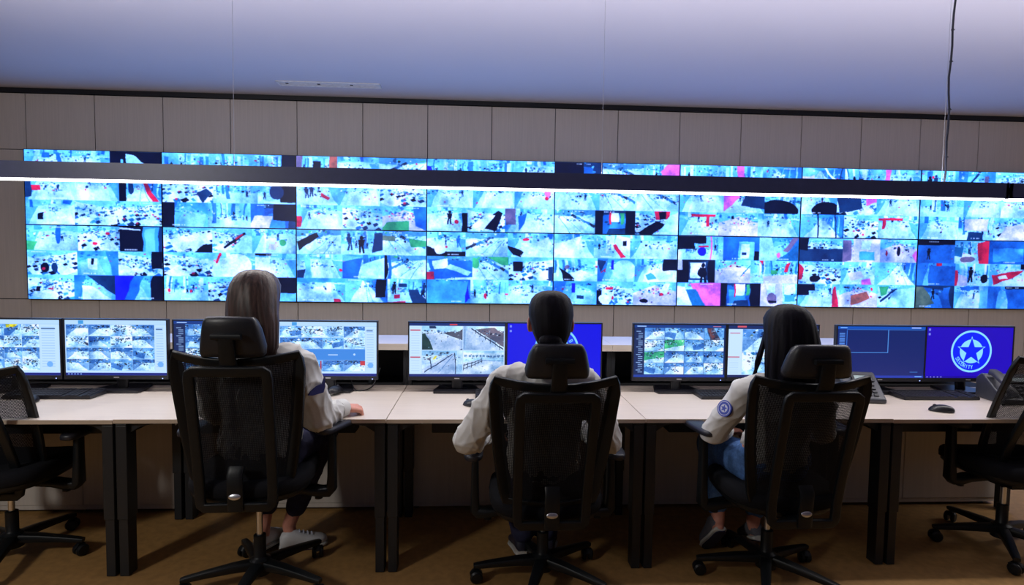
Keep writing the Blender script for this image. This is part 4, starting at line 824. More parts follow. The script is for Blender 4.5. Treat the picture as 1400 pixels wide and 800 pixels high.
# ------------------------------------------------------------------ office chairs
def interp(tab, u):
    for (a, x), (b, y) in zip(tab, tab[1:]):
        if u <= b: return x + (y - x) * max(0, (u - a)) / (b - a)
    return tab[-1][1]
HW = [(0.46, 0.180), (0.55, 0.195), (0.70, 0.217), (0.85, 0.232), (1.0, 0.242)]
LEAN, BASE = 0.155, 0.215
def back_y(x, z): return -BASE - LEAN * max(0, (z - 0.46) / 0.54) ** 1.15 + 0.9 * x * x - 0.012
def office_chair(label, x, y, rz, lift=0.0, armz=0.62, star=0.0, head=0.0, padrot=(0, 0), lean=0.155, backz=0.0, hsize=1.0, armx=(0.316, 0.316), base=0.215, hwide=1.0):
    global LEAN, BASE
    LEAN, BASE = lean, base
    t = thing('office_chair', label, 'chair', (x, y, 0), rz, 'black mesh office chairs')
    h = lift
    # five-star base
    hub = MB().lathe([(0.030, 0.055), (0.046, 0.06), (0.046, 0.125), (0.030, 0.135), (0.0265, 0.14), (0.0265, 0.235), (0.022, 0.238)], n=24)
    obj('base_hub', hub, M_plastic, t)
    for k in range(5):
        a = star + k * 2 * math.pi / 5; d = Vector((math.cos(a), math.sin(a), 0)); n = Vector((-d.y, d.x, 0))
        lg = MB().sweep([d * 0.03 + Vector((0, 0, .102)), d * 0.12 + Vector((0, 0, .098)), d * 0.22 + Vector((0, 0, .088)), d * 0.30 + Vector((0, 0, .078)), d * 0.318 + Vector((0, 0, .076))], [.055, .048, .04, .034, .028], [.045, .038, .03, .024, .02], (0, 0, 1), 12)
        l = obj('base_leg', lg, M_plastic, t)
        cs = MB(); c = d * 0.305
        ca = a + 1.1 * (k % 3) - 0.6; w = Vector((math.cos(ca), math.sin(ca), 0)); f = Vector((-w.y, w.x, 0))
        for s in (-1, 1):
            cs.lathe([(0.008, -0.010), (0.025, -0.010), (0.029, -0.006), (0.029, 0.004), (0.022, 0.010), (0.006, 0.011)], c + w * s * 0.0165 + Vector((0, 0, 0.029)), 16, w * s)
        cs.sweep([c + f * 0.024 + Vector((0, 0, .04)), c + f * 0.012 + Vector((0, 0, .058)), c - f * 0.012 + Vector((0, 0, .060)), c - f * 0.028 + Vector((0, 0, .042))], 0.022, 0.008, Vector((0, 0, 1)), 8)
        cs.lathe([(0.006, 0.03), (0.006, 0.08)], c, 8)
        obj('caster', cs, M_plastic, l)
    obj('gas_lift', MB().lathe([(0.0135, 0.20), (0.0135, 0.36 + h)], n=16), M_chrome, t)
    mc = MB().box((0, -0.01, 0.345 + h), (0.15, 0.22, 0.05)).box((0, 0.02, 0.315 + h), (0.09, 0.12, 0.03))
    mc.tube([(0.07, 0.04, 0.335 + h), (0.20, 0.05, 0.335 + h), (0.25, 0.06, 0.33 + h)], 0.006, 8)
    obj('tilt_mechanism', mc, M_plastic, t, 30, 0.008)
    # seat: pan and upholstered cushion
    def sup(z, s, p=3.4, dy=0.0, n=36):
        out = []
        for k in range(n):
            a = 2 * math.pi * k / n; c, q = math.cos(a), math.sin(a); e = 2 / p
            X = math.copysign(abs(c) ** e, c) * 0.252 * s; Y = math.copysign(abs(q) ** e, q) * 0.245 * s
            out.append((X * (1 - 0.06 * (Y > 0) * (Y / .245)), Y + 0.005 + dy, z - 0.035 * max(0, (Y - .1) / .145) ** 2 + 0.012 * (X / .25) ** 2))
        return out
    obj('seat_pan', MB().loft([sup(0.362 + h, 0.55), sup(0.366 + h, 0.9), sup(0.385 + h, 0.965), sup(0.395 + h, 0.965)]), M_plastic, t, 50)
    obj('seat', MB().loft([sup(0.394 + h, 0.95), sup(0.402 + h, 0.995), sup(0.43 + h, 1.0), sup(0.45 + h, 0.985), sup(0.462 + h, 0.93), sup(0.466 + h, 0.8), sup(0.463 + h, 0.4)]), M_fabric, t, 60)
    hb = h + backz
    # mesh back: outer frame and woven mesh
    zb, zt = 0.47 + hb, 1.0 + hb
    def hw(z): return interp(HW, z - hb)
    def by(x, z): return back_y(x, z - hb)
    P = []
    for i in range(11): u = -1 + 0.2 * i; P.append((0.185 * u, zb - 0.012 * (1 - u * u)))
    for i in range(1, 14): z = zb + (zt - zb) * i / 13; P.append((hw(z), z))
    P.append((0.240, zt + 0.014))
    for i in range(1, 12): u = 1 - 2 * i / 12; P.append((0.225 * u, zt + 0.010 - 0.022 * (1 - u * u)))
    P.append((-0.240, zt + 0.014))
    for i in range(13, 0, -1): z = zb + (zt - zb) * i / 13; P.append((-hw(z), z))
    path = [Vector((a, by(a, z), z)) for a, z in P]
    nr = [Vector((-1.6 * a, -1, -0.25)).normalized() for a, z in P]
    wd = [0.056 if zb + .03 < z < zt - .03 else 0.036 for a, z in P]
    obj('back_frame', MB().sweep(path, wd, 0.018, nr, 12, True, 6), M_plastic, t, 45)
    ws = MB(); NX, NZ = 16, 18; vs = []
    me = bpy.data.meshes.new('back_mesh'); uvs = []
    for j in range(NZ + 1):
        z = zb + (zt - 0.006 - zb) * j / NZ
        for i in range(NX + 1):
            a = (2 * i / NX - 1) * (hw(z) - 0.004); belly = 0.008 * math.sin(math.pi * min(1, (z - zb) / 0.4)) * (1 - (2 * i / NX - 1) ** 2)
            vs.append((a, by(a, z) + belly, z)); uvs.append((a, z))
    fs = [(j * (NX + 1) + i, j * (NX + 1) + i + 1, (j + 1) * (NX + 1) + i + 1, (j + 1) * (NX + 1) + i) for j in range(NZ) for i in range(NX)]
    me.from_pydata(vs, [], fs); ul = me.uv_layers.new(name='uv')
    for lp in me.loops: ul.data[lp.index].uv = uvs[lp.vertex_index]
    me.shade_smooth(); link('back_mesh', me, M_weave, t)
    # rear support loop with its lumbar bracket
    def sy(z): return back_y(0, z - hb) - 0.052
    Q = []
    for i in range(7): u = -1 + i / 3; Q.append((0.125 * u, 0.395 + hb))
    Q += [(0.136, 0.405 + hb), (0.141, 0.43 + hb)]
    for i in range(1, 9): z = 0.43 + hb + 0.49 * i / 9; Q.append((0.141 + 0.006 * i / 9, z))
    Q += [(0.147, 0.935 + hb), (0.144, 0.955 + hb), (0.132, 0.963 + hb)]
    for i in range(1, 7): u = 1 - i / 3.5; Q.append((0.132 * u, 0.963 + hb))
    Q += [(-0.132, 0.963 + hb), (-0.144, 0.955 + hb), (-0.147, 0.935 + hb)]
    for i in range(8, 0, -1): z = 0.43 + hb + 0.49 * i / 9; Q.append((-0.141 - 0.006 * i / 9, z))
    Q += [(-0.141, 0.43 + hb), (-0.136, 0.405 + hb)]
    obj('support_frame', MB().sweep([Vector((a, sy(z), z)) for a, z in Q], 0.040, 0.020, [Vector((0, -1, -0.2)) for _ in Q], 12, True, 6), M_plastic, t, 45)
    lb = obj('lumbar_bracket', MB().sweep([(0, sy(0.40 + hb) - 0.012, 0.385 + hb), (0, sy(0.47 + hb) - 0.014, 0.46 + hb), (0, sy(0.53 + hb) - 0.010, 0.535 + hb), (0, sy(0.56 + hb) + 0.015, 0.56 + hb)], 0.062, 0.016, (0, -1, -0.2), 12), M_plastic, t, 45)
    obj('badge', MB().ell((0, sy(0.455 + hb) - 0.024, 0.447 + hb), (0.024, 0.004, 0.0125), Matrix.Rotation(-0.25, 3, 'X'), 16, 7), M_chrome, lb)
    obj('back_bracket', MB().sweep([(0, -0.06, 0.35 + h), (0, -0.18, 0.352 + h), (0, -0.245, 0.372 + h), (0, sy(0.40 + hb), 0.40 + hb)], [0.10, 0.11, 0.12, 0.12], 0.03, (0, -0.3, 1), 12), M_plastic, t, 45)
    # headrest on its stem
    if True:
        hz = 1.10 + hb + head; hy = back_y(0, 1.0) - 0.02
        st = obj('headrest_stem', MB().sweep([(0, back_y(0, .94) - 0.03, 0.94 + hb), (0, back_y(0, 1.0) - 0.05, 1.02 + hb), (0, hy - 0.04, hz)], [0.07, 0.062, 0.055], 0.018, (0, -1, 0), 12), M_plastic, t, 45)
        obj('headrest_pivot', MB().sweep([(-0.055, hy - 0.036, hz + 0.005), (0.055, hy - 0.036, hz + 0.005)], 0.022, 0.022, (0, -1, 0), 12), M_plastic, st)
        hr = MB(); rings = []; N = 24
        for i in range(N + 1):
            u = -1 + 2 * i / N; au = abs(u)
            shr = 1.0 if au < .8 else max(0.05, 1 - ((au - .8) / .2) ** 2.5 * 0.55)
            th = 0.026 if au < .85 else 0.026 * max(0.15, 1 - ((au - .85) / .15) ** 2 * .85)
            ring = []
            for k in range(20):
                a = 2 * math.pi * k / 20; c, s = math.cos(a), math.sin(a); e = 2 / 3.6
                yy = math.copysign(abs(c) ** e, c) * th; zz = math.copysign(abs(s) ** e, s) * 0.070 * hsize * shr
                X = hwide * u * (0.121 - 0.016 * zz / (0.07 * hsize))
                ring.append((X, hy + 1.9 * X * X + yy - 0.1 * zz, hz + zz - 0.004 * u * u))
            rings.append(ring)
        obj('headrest', hr.loft(rings), M_headrest, t, 60)
    # armrests
    for s, pr in ((-1, padrot[0]), (1, padrot[1])):
        az = armz + h
        ax = armx[0] if s < 0 else armx[1]
        pts = [(s * 0.08, 0.01, 0.345 + h), (s * 0.20, 0.01, 0.338 + h), (s * (ax - 0.05), 0.01, 0.326 + h), (s * (ax - 0.012), 0.01, 0.327 + h), (s * (ax - 0.002), 0.01, 0.338 + h), (s * ax, 0.01, 0.40 + h), (s * ax, 0.012, az - 0.10), (s * ax, 0.015, az - 0.012)]
        up = Vector((0, 0, 1)); ot = Vector((-s, 0, 0))
        ar = obj('armrest', MB().sweep(pts, [0.075, 0.075, 0.072, 0.066, 0.06, 0.056, 0.05, 0.048], [0.034, 0.036, 0.042, 0.046, 0.044, 0.038, 0.034, 0.032], [up, up, up, (up + ot * .5).normalized(), (up * .3 + ot).normalized(), ot, ot, ot], 14), M_plastic, t, 50)
        R = Matrix.Rotation(pr, 3, 'Z'); pad = MB()
        def sp(z, sc, n=24):
            o = []
            for k in range(n):
                a = 2 * math.pi * k / n; c, q = math.cos(a), math.sin(a); e = 2 / 3.2
                v = R @ Vector((math.copysign(abs(c) ** e, c) * 0.045 * sc, math.copysign(abs(q) ** e, q) * 0.125 * (sc * .35 + .65) + 0.02, 0))
                o.append((s * (ax + 0.008) + v.x, v.y + 0.01, z))
            return o
        pad.loft([sp(az - 0.014, 0.8), sp(az - 0.010, 0.97), sp(az + 0.004, 1.0), sp(az + 0.012, 0.94), sp(az + 0.015, 0.8)])
        obj('arm_pad', pad, M_padtop, ar, 60)
        obj('height_knob', MB().lathe([(0.014, 0), (0.018, 0.006), (0.018, 0.018), (0.01, 0.022)], (s * (ax - 0.06), 0.01, 0.312 + h), 12, (0, 0, -1)), M_plastic, ar)
    return t
R_ = math.radians
office_chair('black mesh office chair with its headrest raised, under the fair-haired person', 3.18, -2.925, R_(2), 0.10, 0.625, R_(50), -0.006, (0.05, -0.4), 0.08, -0.022, 1.16, (0.275, 0.318), 0.19)
office_chair('black mesh office chair under the person with hair tied low', 4.463, -2.925, R_(0.5), 0.0, 0.61, R_(36), 0.0, (0.0, 0.0))
office_chair('black mesh office chair under the person with long black hair', 5.525, -2.935, R_(1), 0.03, 0.69, R_(26), -0.002, (0.1, -0.1), 0.12, -0.03, 1.0, (0.316, 0.316), 0.215, 1.15)
office_chair('empty black mesh office chair cut by the left edge of the photo', 1.895, -2.655, R_(1), 0.035, 0.585, R_(3), 0.0, (0, 0), 0.22, -0.07, 1.0, (0.31, 0.31), 0.065)
office_chair('empty black mesh office chair cut by the right edge of the photo', 6.94, -2.68, R_(0), 0.04, 0.64, R_(21), 0.0, (0.0, 0.0), 0.25, 0.0, 1.0, (0.295, 0.31), 0.06)

# ------------------------------------------------------------------ people
def V(*a): return Vector(a)
def wrinkle(seed, amp):
    """folds of cloth: soft ridged waves at a few scales, warped so that they do not run straight"""
    rg = np.random.RandomState(seed)
    K = [(rg.randn(3) * f, rg.rand() * 6.28, a) for f, a in ((20, 1.3), (28, 1.3), (40, 1.0), (56, .6), (34, 1.1), (16, 1.0))]
    def f(co):
        o = np.zeros(len(co)); w = 0.035 * np.sin(co @ np.array((11.0, 16.0, 7.0)) + seed) + 0.02 * np.sin(co @ np.array((-21.0, 9.0, 25.0)) + 2 * seed)
        for k, ph, a in K: o += a * (np.exp(-3.0 * np.abs(np.sin((co + w[:, None]) @ k * .5 + ph))) * 2 - .6)
        return amp * o / 2.0
    return f
def hand(mb, wrist, d, n, tside, curl, scale=1.0):
    """palm, four jointed fingers and a thumb; d points along the hand, n is the palm side, tside the thumb's side"""
    d = d.normalized(); n = (n - d * n.dot(d)).normalized(); w = tside - d * tside.dot(d) - n * tside.dot(n); w.normalize(); s = scale
    for i, off in enumerate((0.033, 0.011, -0.011, -0.032)):
        kn = wrist + (d * (0.088 - 0.006 * abs(i - 1)) + w * off) * s
        mb.cap(wrist + (d * 0.012 + w * off * 0.55) * s, kn, 0.0155 * s, 0.0115 * s)
        p = kn; ang = 0.0; L = [(0.044, 0.027, 0.021), (0.049, 0.031, 0.022), (0.046, 0.028, 0.021), (0.036, 0.022, 0.019)][i]
        for j in range(3):
            ang += curl[min(j, len(curl) - 1)] * (1 + 0.05 * i)
            q = p + (d * math.cos(ang) + n * math.sin(ang)) * L[j] * s
            mb.cap(p, q, (0.0098, 0.0088, 0.0080)[j] * s, (0.0088, 0.0080, 0.0072)[j] * s); p = q
    p = wrist + (d * 0.022 + w * 0.026 + n * 0.004) * s
    for dr, L, r in (((0.62, 0.68, 0.3), 0.042, 0.0125), ((0.80, 0.42, 0.45), 0.032, 0.0105), ((0.90, 0.12, 0.5), 0.026, 0.009)):
        q = p + (d * dr[0] + w * dr[1] + n * dr[2]) * L * s; mb.cap(p, q, r * s, r * s * 0.9); p = q

def ring_ell(c, rx, ry, yaw=0.0, n=20):
    o = []
    for k in range(n):
        a = 2 * math.pi * k / n; x, y = rx * math.cos(a), ry * math.sin(a)
        o.append((c.x + x * math.cos(yaw) - y * math.sin(yaw), c.y + x * math.sin(yaw) + y * math.cos(yaw), c.z))
    return o
def shoe(parent, heel, toe, up, upper_mat, sole_mat, lenw=1.0):
    """low shoe: heel and toe are the ends of the sole; up is the shoe's up direction"""
    d = (toe - heel); L = d.length; d.normalize(); up = (up - d * up.dot(d)).normalized(); w = d.cross(up)
    def sec(t, wd, h, z0=0.0, n=16):
        o = []
        for k in range(n):
            a = 2 * math.pi * k / n; c, s = math.cos(a), math.sin(a)
            o.append(heel + d * (t * L) + w * (c * wd) + up * (z0 + (h / 2) * (1 + math.copysign(abs(s) ** 0.7, s))))
        return o
    T = [(0.0, .018, .055), (.04, .029, .075), (.15, .034, .085), (.28, .035, .088), (.42, .036, .072), (.58, .041, .058), (.75, .045, .046), (.9, .036, .038), (.97, .022, .03), (1.0, .008, .02)]
    so = obj('sole', MB().loft([sec(t * 1.03 - .015, wd + .004, .024) for t, wd, hh in T]), sole_mat)
    outs = obj('outsole', MB().loft([sec(t * 1.0, wd * .9, .005, -.004) for t, wd, hh in T]), M_navyshoe)
    up_ = MB().loft([sec(t, wd, hh, 0.016) for t, wd, hh in T])
    sh = obj('shoe', up_, upper_mat, parent, 60)
    so.parent = sh; outs.parent = sh
    tg = MB()
    for k in range(4):
        tt = .40 + .09 * k; hgt = interp([(t, hh) for t, wd, hh in T], tt) + .0165
        c = heel + d * (tt * L) + up * hgt; tg.sweep([c - w * .02, c + up * .003, c + w * .02], .006, .003, up, 6)
    tag(obj('laces', tg, M_patchwhite if upper_mat is M_whiteshoe else M_cable, sh), kind='stuff')
    return sh

def person(label, cfg):
    t = thing('person', label, 'person', (0, 0, 0), 0, None)
    g = cfg
    hc, yaw = g['head'], g.get('yaw', 0.0)
    Rm = Matrix.Rotation(yaw, 3, 'Z') @ Matrix.Rotation(g.get('nod', 0.0), 3, 'X')
    H = lambda x, y, z: hc + Rm @ Vector((x, y, z))
    shl, shr, pel, neck = g['shoulder'][0], g['shoulder'][1], g['pelvis'], g['neck']
    mid = (shl + shr) / 2
    # ---- the body, one continuous surface
    b = MB()
    b.ell(H(0, -0.012, 0.022), (0.073, 0.092, 0.090), Rm); b.ell(H(0, 0.030, -0.040), (0.058, 0.062, 0.075), Rm); b.ell(H(0, 0.052, -0.088), (0.026, 0.028, 0.021), Rm)
    b.cap(H(0, 0.083, 0.012), H(0, 0.098, -0.022), 0.007, 0.0095); b.ell(H(0, 0.090, -0.027), (0.0135, 0.011, 0.0075), Rm)
    for s in (-1, 1):
        b.ell(H(s * g.get('ear', .078), -0.008, -0.018), (0.008, 0.019, 0.033), Rm @ Matrix.Rotation(s * 0.35, 3, 'Z')); b.ell(H(s * 0.077, 0.0, -0.04), (0.006, 0.009, 0.011), Rm)
        b.ell(H(s * 0.03, 0.074, 0.027), (0.020, 0.008, 0.005), Rm); b.ell(H(s * 0.042, 0.062, -0.035), (0.02, 0.02, 0.022), Rm)
    b.cap(H(0, 0.0, -0.06), H(0, -0.012, -0.09), 0.05, 0.048); b.cap(H(0, -0.015, -0.08), neck, 0.05, 0.055)
    w = (shr - shl).length / 2; ya = math.atan2((shr - shl).y, (shr - shl).x)
    lo = lambda u: pel.lerp(mid, u)
    b.loft([ring_ell(lo(-0.12), .13, .10, ya), ring_ell(lo(0.05), .165, .115, ya), ring_ell(lo(.35), .125, .095, ya), ring_ell(lo(.7), .145, .105, ya), ring_ell(lo(.92), w * .85, .095, ya), ring_ell(lo(1.06), w * .6, .07, ya), ring_ell(lo(1.16), .055, .05, ya)])
    for i in (0, 1):
        s = (-1, 1)[i]; sh, el, wr = g['shoulder'][i], g['elbow'][i], g['wrist'][i]
        b.cap(sh, el, 0.046, 0.037); b.cap(el, wr, 0.038, 0.025)
        hd = g['hand'][i]; hand(b, wr, hd[0], hd[1], hd[2], hd[3], g.get('handscale', 0.95))
        b.cap(g['hip'][i], g['knee'][i], 0.078, 0.052); k, a = g['knee'][i], g['ankle'][i]
        b.cap(k, k.lerp(a, .35) + V(0, -0.012, 0), 0.05, 0.048); b.cap(k.lerp(a, .35) + V(0, -0.012, 0), a, 0.048, 0.033)
        hl, to = g['foot'][i]; b.cap(a, hl.lerp(to, .25) + V(0, 0, .035), 0.033, 0.028); b.cap(hl.lerp(to, .18) + V(0, 0, .035), hl.lerp(to, .75) + V(0, 0, .03), 0.026, 0.024)
    remeshed('body', b, 0.0048, 4, t, M_skin)
    for s in (-1, 1):
        e = obj('eye', MB().ell(H(s * 0.030, 0.0715, 0.008), (0.0135, 0.0095, 0.0062), Rm, 14, 8), M_eye, t)
        obj('iris', MB().ell(H(s * 0.030, 0.0795, 0.008), (0.0052, 0.0025, 0.0052), Rm, 12, 6), M_cable, e)
        obj('eyebrow', MB().sweep([H(s * 0.014, 0.080, 0.026), H(s * 0.030, 0.080, 0.030), H(s * 0.047, 0.070, 0.025)], [.006, .006, .003], .004, Rm @ V(0, 1, 0), 8), g['browmat'], t)
    obj('lips', MB().ell(H(0, 0.089, -0.058), (0.021, 0.007, 0.006), Rm, 14, 7), M_lip, t)
    # ---- shirt
    s_ = MB(); fat = g.get('shirt', 1.0); drop = g.get('drop', 0.0)
    s_.loft([ring_ell(lo(-0.10), .165 * fat, .125, ya), ring_ell(lo(0.08), .178 * fat, .132, ya), ring_ell(lo(.35), .160 * fat, .122, ya), ring_ell(lo(.7), .172 * fat, .126, ya), ring_ell(lo(.92), w * .95, .112, ya), ring_ell(lo(1.08), w * .62, .08, ya), ring_ell(lo(1.18), .062, .058, ya)])
    for i in (0, 1):
        sh, el, wr = g['shoulder'][i], g['elbow'][i], g['wrist'][i]; cu = el.lerp(wr, g.get('cuff', (0.9, 0.9))[i]); r = g.get('sleeve', (.064, .068, .047))
        s_.cap(mid.lerp(sh, .55) + V(0, 0, .022), sh, .07, r[0]); s_.cap(sh, sh.lerp(el, .6), r[0], r[1]); s_.cap(sh.lerp(el, .6), el + V(0, 0, -drop * .5), r[1], r[1] * .98)
        s_.cap(el + V(0, 0, -drop), el.lerp(cu, .6) + V(0, 0, -drop * .4), r[1] * .92, r[1] * .8); s_.cap(el.lerp(cu, .6) + V(0, 0, -drop * .2), cu, r[1] * .8, r[2])
    shirt = remeshed('shirt', s_, 0.0065, 5, t, M_shirt, 0.5, wrinkle(g['seed'], 1.35 * g.get('wr', 0.0042)))
    col = MB(); cpath = []; cz = neck + V(0, 0, 0.012)
    for k in range(20):
        a = 2 * math.pi * k / 20; cpath.append(cz + Matrix.Rotation(ya, 3, 'Z') @ V(.062 * math.cos(a), .060 * math.sin(a) + .006, -.014 * math.sin(a)))
    nrm = [(p - cz) for p in cpath]
    obj('collar', MB().sweep(cpath, 0.04, 0.009, [V(q.x, q.y, .02) for q in nrm], 8, True), M_shirt, shirt)
    for i in (0, 1):
        el, wr = g['elbow'][i], g['wrist'][i]; f = g.get('cuff', (0.9, 0.9))[i]; cu = el.lerp(wr, f); dd = (wr - el).normalized(); r = g.get('sleeve', (.064, .068, .047))[2]
        q = V(0, 0, 1).rotation_difference(dd)
        prof = [(r * .80, -.028), (r * 1.04, -.03), (r * 1.04, .016), (r * .98, .02), (r * .72, .018)]
        obj('cuff', MB().lathe(prof, cu, 20, dd), M_shirt, shirt, 60)
    # ---- trousers
    p_ = MB(); pr = g.get('pants', (.092, .072, .056))
    p_.loft([ring_ell(lo(-0.16), .13, .11, ya), ring_ell(lo(-.05), .17, .13, ya), ring_ell(lo(.12), .165, .122, ya), ring_ell(lo(.2), .15, .11, ya)])
    for i in (0, 1):
        k, a = g['knee'][i], g['ankle'][i]; hem = k.lerp(a, g.get('hem', .92))
        p_.cap(g['hip'][i], k, pr[0], pr[1]); p_.cap(k, k.lerp(a, .4) + V(0, -0.012, 0), pr[1], pr[1] * .93); p_.cap(k.lerp(a, .4) + V(0, -0.012, 0), hem, pr[1] * .93, pr[2])
    remeshed('trousers', p_, 0.0075, 4, t, g['pantmat'], 0.5, wrinkle(g['seed'] + 5, 0.0035))
    for i in (0, 1):
        hl, to = g['foot'][i]; shoe(t, hl, to, g.get('shoeup', (V(0, 0, 1), V(0, 0, 1)))[i], g['shoemat'][0], g['shoemat'][1])
    return t, H, Rm, shirt
def hair_long(t, H, Rm, material, bottom, width, seed, dx=0.0, sway=0.0, flare=0.0):
    """long straight hair: a cap over the skull that falls behind the ears and down the back in strands"""
    rg = random.Random(seed); n = 96; rings = []
    st = [rg.uniform(-1, 1) for _ in range(n)]; st2 = [rg.uniform(-1, 1) for _ in range(n)]
    prof = [(.1235, .012, .010, -.012), (.120, .035, .042, -.012), (.108, .058, .070, -.012), (.088, .075, .092, -.012), (.06, .087, .103, -.015), (.025, .093, .103, -.022), (-.02, .095, .097, -.034), (-.06, .096, .085, -.046),
            (-.10, .098, .075, -.052), (-.15, .100, .066, -.058), (-.20, .101, .058, -.064), (bottom + .04, .098, .048, -.068), (bottom, .088, .034, -.070), (bottom - .012, .05, .018, -.070)]
    for z, rx, ry, cy in prof:
        ring = []
        for k in range(n):
            a = 2 * math.pi * k / n; q = max(0, min(1, (.10 - z) / .2))
            am = 1 + (0.020 * st[k] + 0.012 * math.sin(a * 17 + z * 6 + seed)) * (0.25 + q) + 0.010 * st2[k] * math.sin(z * 14 + k) - .03 * math.exp(-((a - 4.75) / .05) ** 2) * (z > .03)
            x, y = width * rx * am * math.cos(a), ry * am * math.sin(a)
            if y > 0 and z < .06: y *= max(.25, 1 - q * .75)
            zz = z + (0.014 * st2[k] * (z < bottom + .02))
            ring.append(H(x * (1 + flare * q) + dx + sway * q * q, y + cy, zz))
        rings.append(ring)
    h = obj('hair', MB().loft(rings), material, t, 75)
    return h
# fair-haired person (left)
DN = V(0, 0, -1)
rest = (0.25, 0.35, 0.3)
P1 = dict(browmat=M_blonde, head=V(3.207, -3.01, 1.308), yaw=R_(-6), nod=R_(-4), neck=V(3.225, -3.055, 1.13), shoulder=(V(3.055, -3.035, 1.045), V(3.408, -3.045, 1.035)), pelvis=V(3.20, -2.965, 0.665),
          elbow=(V(3.02, -2.99, .84), V(3.452, -2.965, .79)), wrist=(V(3.12, -2.80, .735), V(3.522, -2.80, .782)),
          hand=((V(.3, 1, -.1), DN, V(1, 0, 0), rest), (V(.85, .6, -.20), V(-.1, .1, -1), V(-.5, .8, .2), (0.95, 1.3, 0.9))), handscale=1.02,
          hip=(V(3.12, -2.93, .63), V(3.30, -2.93, .63)), knee=(V(3.13, -2.55, .615), V(3.385, -2.60, .62)), ankle=(V(3.095, -2.66, .15), V(3.20, -2.60, .125)),
          foot=((V(3.075, -2.70, .035), V(3.13, -2.47, .0)), (V(3.165, -2.635, .005), V(3.375, -2.545, .0))), pantmat=M_navy, shoemat=(M_whiteshoe, M_shoesole), hem=.80, seed=3, sleeve=(.066, .074, .040), cuff=(.85, .93), drop=.012, wr=.0048)
t1, H1, R1, shirt1 = person('person with long dark blonde hair, white shirt and navy trousers, fist on the desk', P1)
hair_long(t1, H1, R1, M_blonde, -.25, 1.13, 4, 0.004, 0.016)
sh, el = P1['shoulder'][1], P1['elbow'][1]
def patch(parent, name, c, nrm, up, shape, material, th=.004):
    n = nrm.normalized(); u = (up - n * up.dot(n)).normalized(); w = u.cross(n)
    r0 = [c + w * x + u * y - n * .006 for x, y in shape]; r1 = [c + w * x + u * y + n * th for x, y in shape]
    return obj(name, MB().loft([r0, r1]), material, parent, 0)
pc = sh.lerp(el, .44)
patch(shirt1, 'shoulder_flag', pc + V(.050, -.050, 0), V(.62, -.8, .1), V(.25, 0, 1), [(-.036, -.026), (-.020, -.026), (.026, -.010), (.030, .016), (.022, .055), (.016, .026), (-.010, .012), (-.030, -.010)], M_patch, .006)

# person with hair tied low (middle)
P2 = dict(browmat=M_blackhair, ear=.086, head=V(4.447, -3.20, 1.246), yaw=0.0, nod=R_(-3), neck=V(4.445, -3.19, 1.075), shoulder=(V(4.262, -3.135, .975), V(4.612, -3.135, .975)), pelvis=V(4.45, -2.97, .56),
          elbow=(V(4.122, -3.07, .715), V(4.732, -3.05, .715)), wrist=(V(4.205, -2.85, .672), V(4.665, -2.84, .685)),
          hand=((V(.4, 1, -.1), DN, V(1, 0, 0), rest), (V(-.4, 1, -.1), DN, V(-1, 0, 0), rest)),
          hip=(V(4.36, -2.95, .53), V(4.54, -2.95, .53)), knee=(V(4.33, -2.58, .525), V(4.58, -2.58, .525)), ankle=(V(4.385, -2.75, .13), V(4.50, -2.72, .12)),
          foot=((V(4.38, -2.80, .05), V(4.36, -2.56, .0)), (V(4.51, -2.77, .03), V(4.54, -2.54, .0))), pantmat=M_navy, shoemat=(M_darkshoe, M_shoesole), hem=.96, seed=11, sleeve=(.066, .069, .046), cuff=(.78, .9), drop=.006, pants=(.092, .072, .062), wr=.0045)
t2, H2, R2, shirt2 = person('person with dark hair tied in a low bun, ears bare, in a white shirt', P2)
hm = MB(); n = 72; rings = []; rg = random.Random(2)
st = [rg.uniform(-1, 1) for _ in range(n)]
for z, rx, ry, cy in [(.1205, .012, .010, -.012), (.117, .034, .040, -.012), (.105, .056, .068, -.012), (.086, .071, .088, -.012), (.056, .0805, .098, -.015), (.022, .083, .098, -.022), (-.015, .082, .088, -.034), (-.048, .076, .070, -.048), (-.078, .063, .048, -.056), (-.105, .050, .03, -.062), (-.130, .034, .016, -.066)]:
    ring = []
    for k in range(n):
        a = 2 * math.pi * k / n; am = 1 + .012 * st[k] + .008 * math.sin(13 * a + z * 12)
        x, y = (1.10 - .12 * max(0, min(1, (.03 - z) / .05))) * rx * am * math.cos(a), 1.03 * ry * am * math.sin(a); q = max(0, min(1, (.09 - z) / .12))
        if y > 0: y *= max(.12, 1 - q * .88)
        ring.append(H2(x, y + cy, z))
    rings.append(ring)
hb = obj('hair', hm.loft(rings), M_blackhair, t2, 75)
bn = MB()
for k in range(5): bn.ell(H2(-.012 + .006 * k, -.104 + .003 * (k % 2), -.088 - .006 * (k - 2)), (.046 - .003 * k, .026, .030), R2 @ Matrix.Rotation(.5 * k, 3, 'Y'))
obj('hair_bun', bn, M_blackhair, hb, 75)

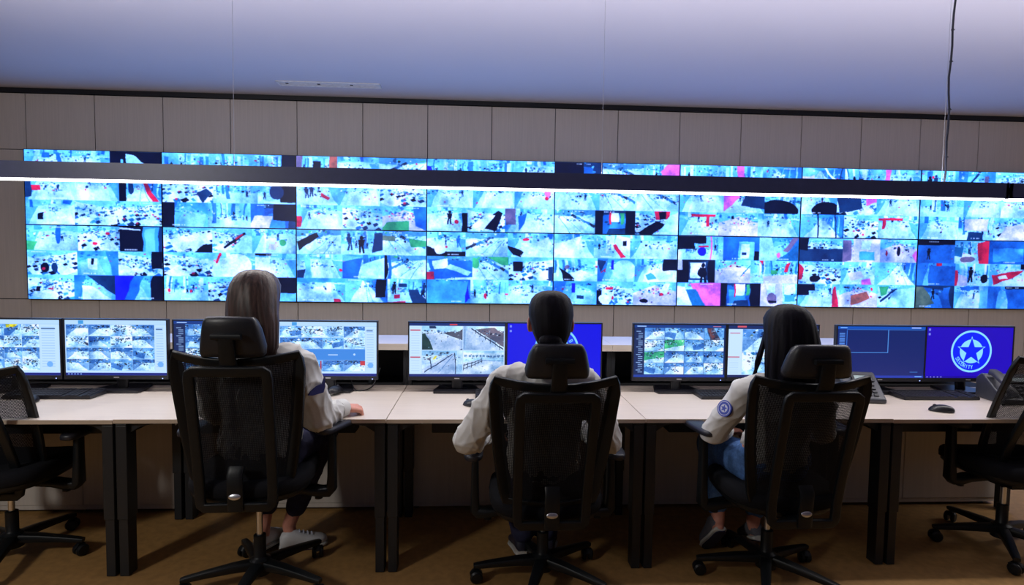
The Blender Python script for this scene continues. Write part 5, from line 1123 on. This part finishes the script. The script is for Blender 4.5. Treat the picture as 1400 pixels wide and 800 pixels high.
# person with long black hair (right)
P3 = dict(browmat=M_blackhair, shirt=.86, head=V(5.485, -3.105, 1.192), yaw=R_(2), nod=R_(-3), neck=V(5.485, -3.13, 1.015), shoulder=(V(5.315, -3.10, .925), V(5.65, -3.11, .935)), pelvis=V(5.52, -2.97, .59),
          elbow=(V(5.232, -2.985, .725), V(5.73, -3.0, .73)), wrist=(V(5.375, -2.80, .675), V(5.64, -2.78, .70)),
          hand=((V(.8, .6, -.15), DN, V(.5, .5, .3), rest), (V(-.4, 1, 0), DN, V(-1, 0, 0), rest)),
          hip=(V(5.42, -2.95, .56), V(5.60, -2.95, .56)), knee=(V(5.372, -2.62, .555), V(5.66, -2.62, .555)), ankle=(V(5.375, -2.735, .205), V(5.575, -2.70, .165)),
          foot=((V(5.368, -2.80, .165), V(5.352, -2.655, .0)), (V(5.585, -2.755, .09), V(5.60, -2.55, .0))), shoeup=(V(0, 1, .7), V(0, .3, 1)), pantmat=M_jeans, shoemat=(M_greyshoe, M_shoesole), hem=.83, seed=21, sleeve=(.062, .064, .044), cuff=(.72, .9), drop=.004, wr=.0038, handscale=.9)
t3, H3, R3, shirt3 = person('person with long black hair in a white shirt and blue jeans', P3)
hr3 = hair_long(t3, H3, R3, M_blackhair, -.235, 1.09, 9, 0.0, 0.0, 0.17)
lock = MB()
for dx in (0, .006, -.005): lock.sweep([H3(-.086, .005 + dx, .0), H3(-.100, .015 + dx, -.07), H3(-.112 - dx, .025, -.13), H3(-.128 + dx, .03, -.20), H3(-.122, .03, -.255)], [.016, .018, .017, .012, .004], [.014, .014, .012, .010, .004], (0, 1, 0), 8, False, 2)
obj('hair_lock', lock, M_blackhair, hr3, 75)
sh, el = P3['shoulder'][0], P3['elbow'][0]
pc = sh.lerp(el, .40) + V(-.050, -.036, .010); nn = V(-.86, -.45, .25)
circ = lambda r, n=24: [(r * math.cos(2 * math.pi * k / n), r * math.sin(2 * math.pi * k / n)) for k in range(n)]
pb = patch(shirt3, 'round_badge', pc, nn, V(.2, 0, 1), circ(.036), M_patchblue, .004)
for i, (r, m) in enumerate(((.031, M_patchwhite), (.028, M_patchblue), (.018, M_patchwhite))):
    patch(pb, 'badge_disc', pc, nn, V(.2, 0, 1), circ(r), m, .0046 + .0006 * i)
star = [((.017 if k % 2 == 0 else .007) * math.sin(math.pi * k / 5), (.017 if k % 2 == 0 else .007) * math.cos(math.pi * k / 5)) for k in range(10)]
patch(pb, 'badge_star', pc, nn, V(.2, 0, 1), star, M_patchblue, .0066)
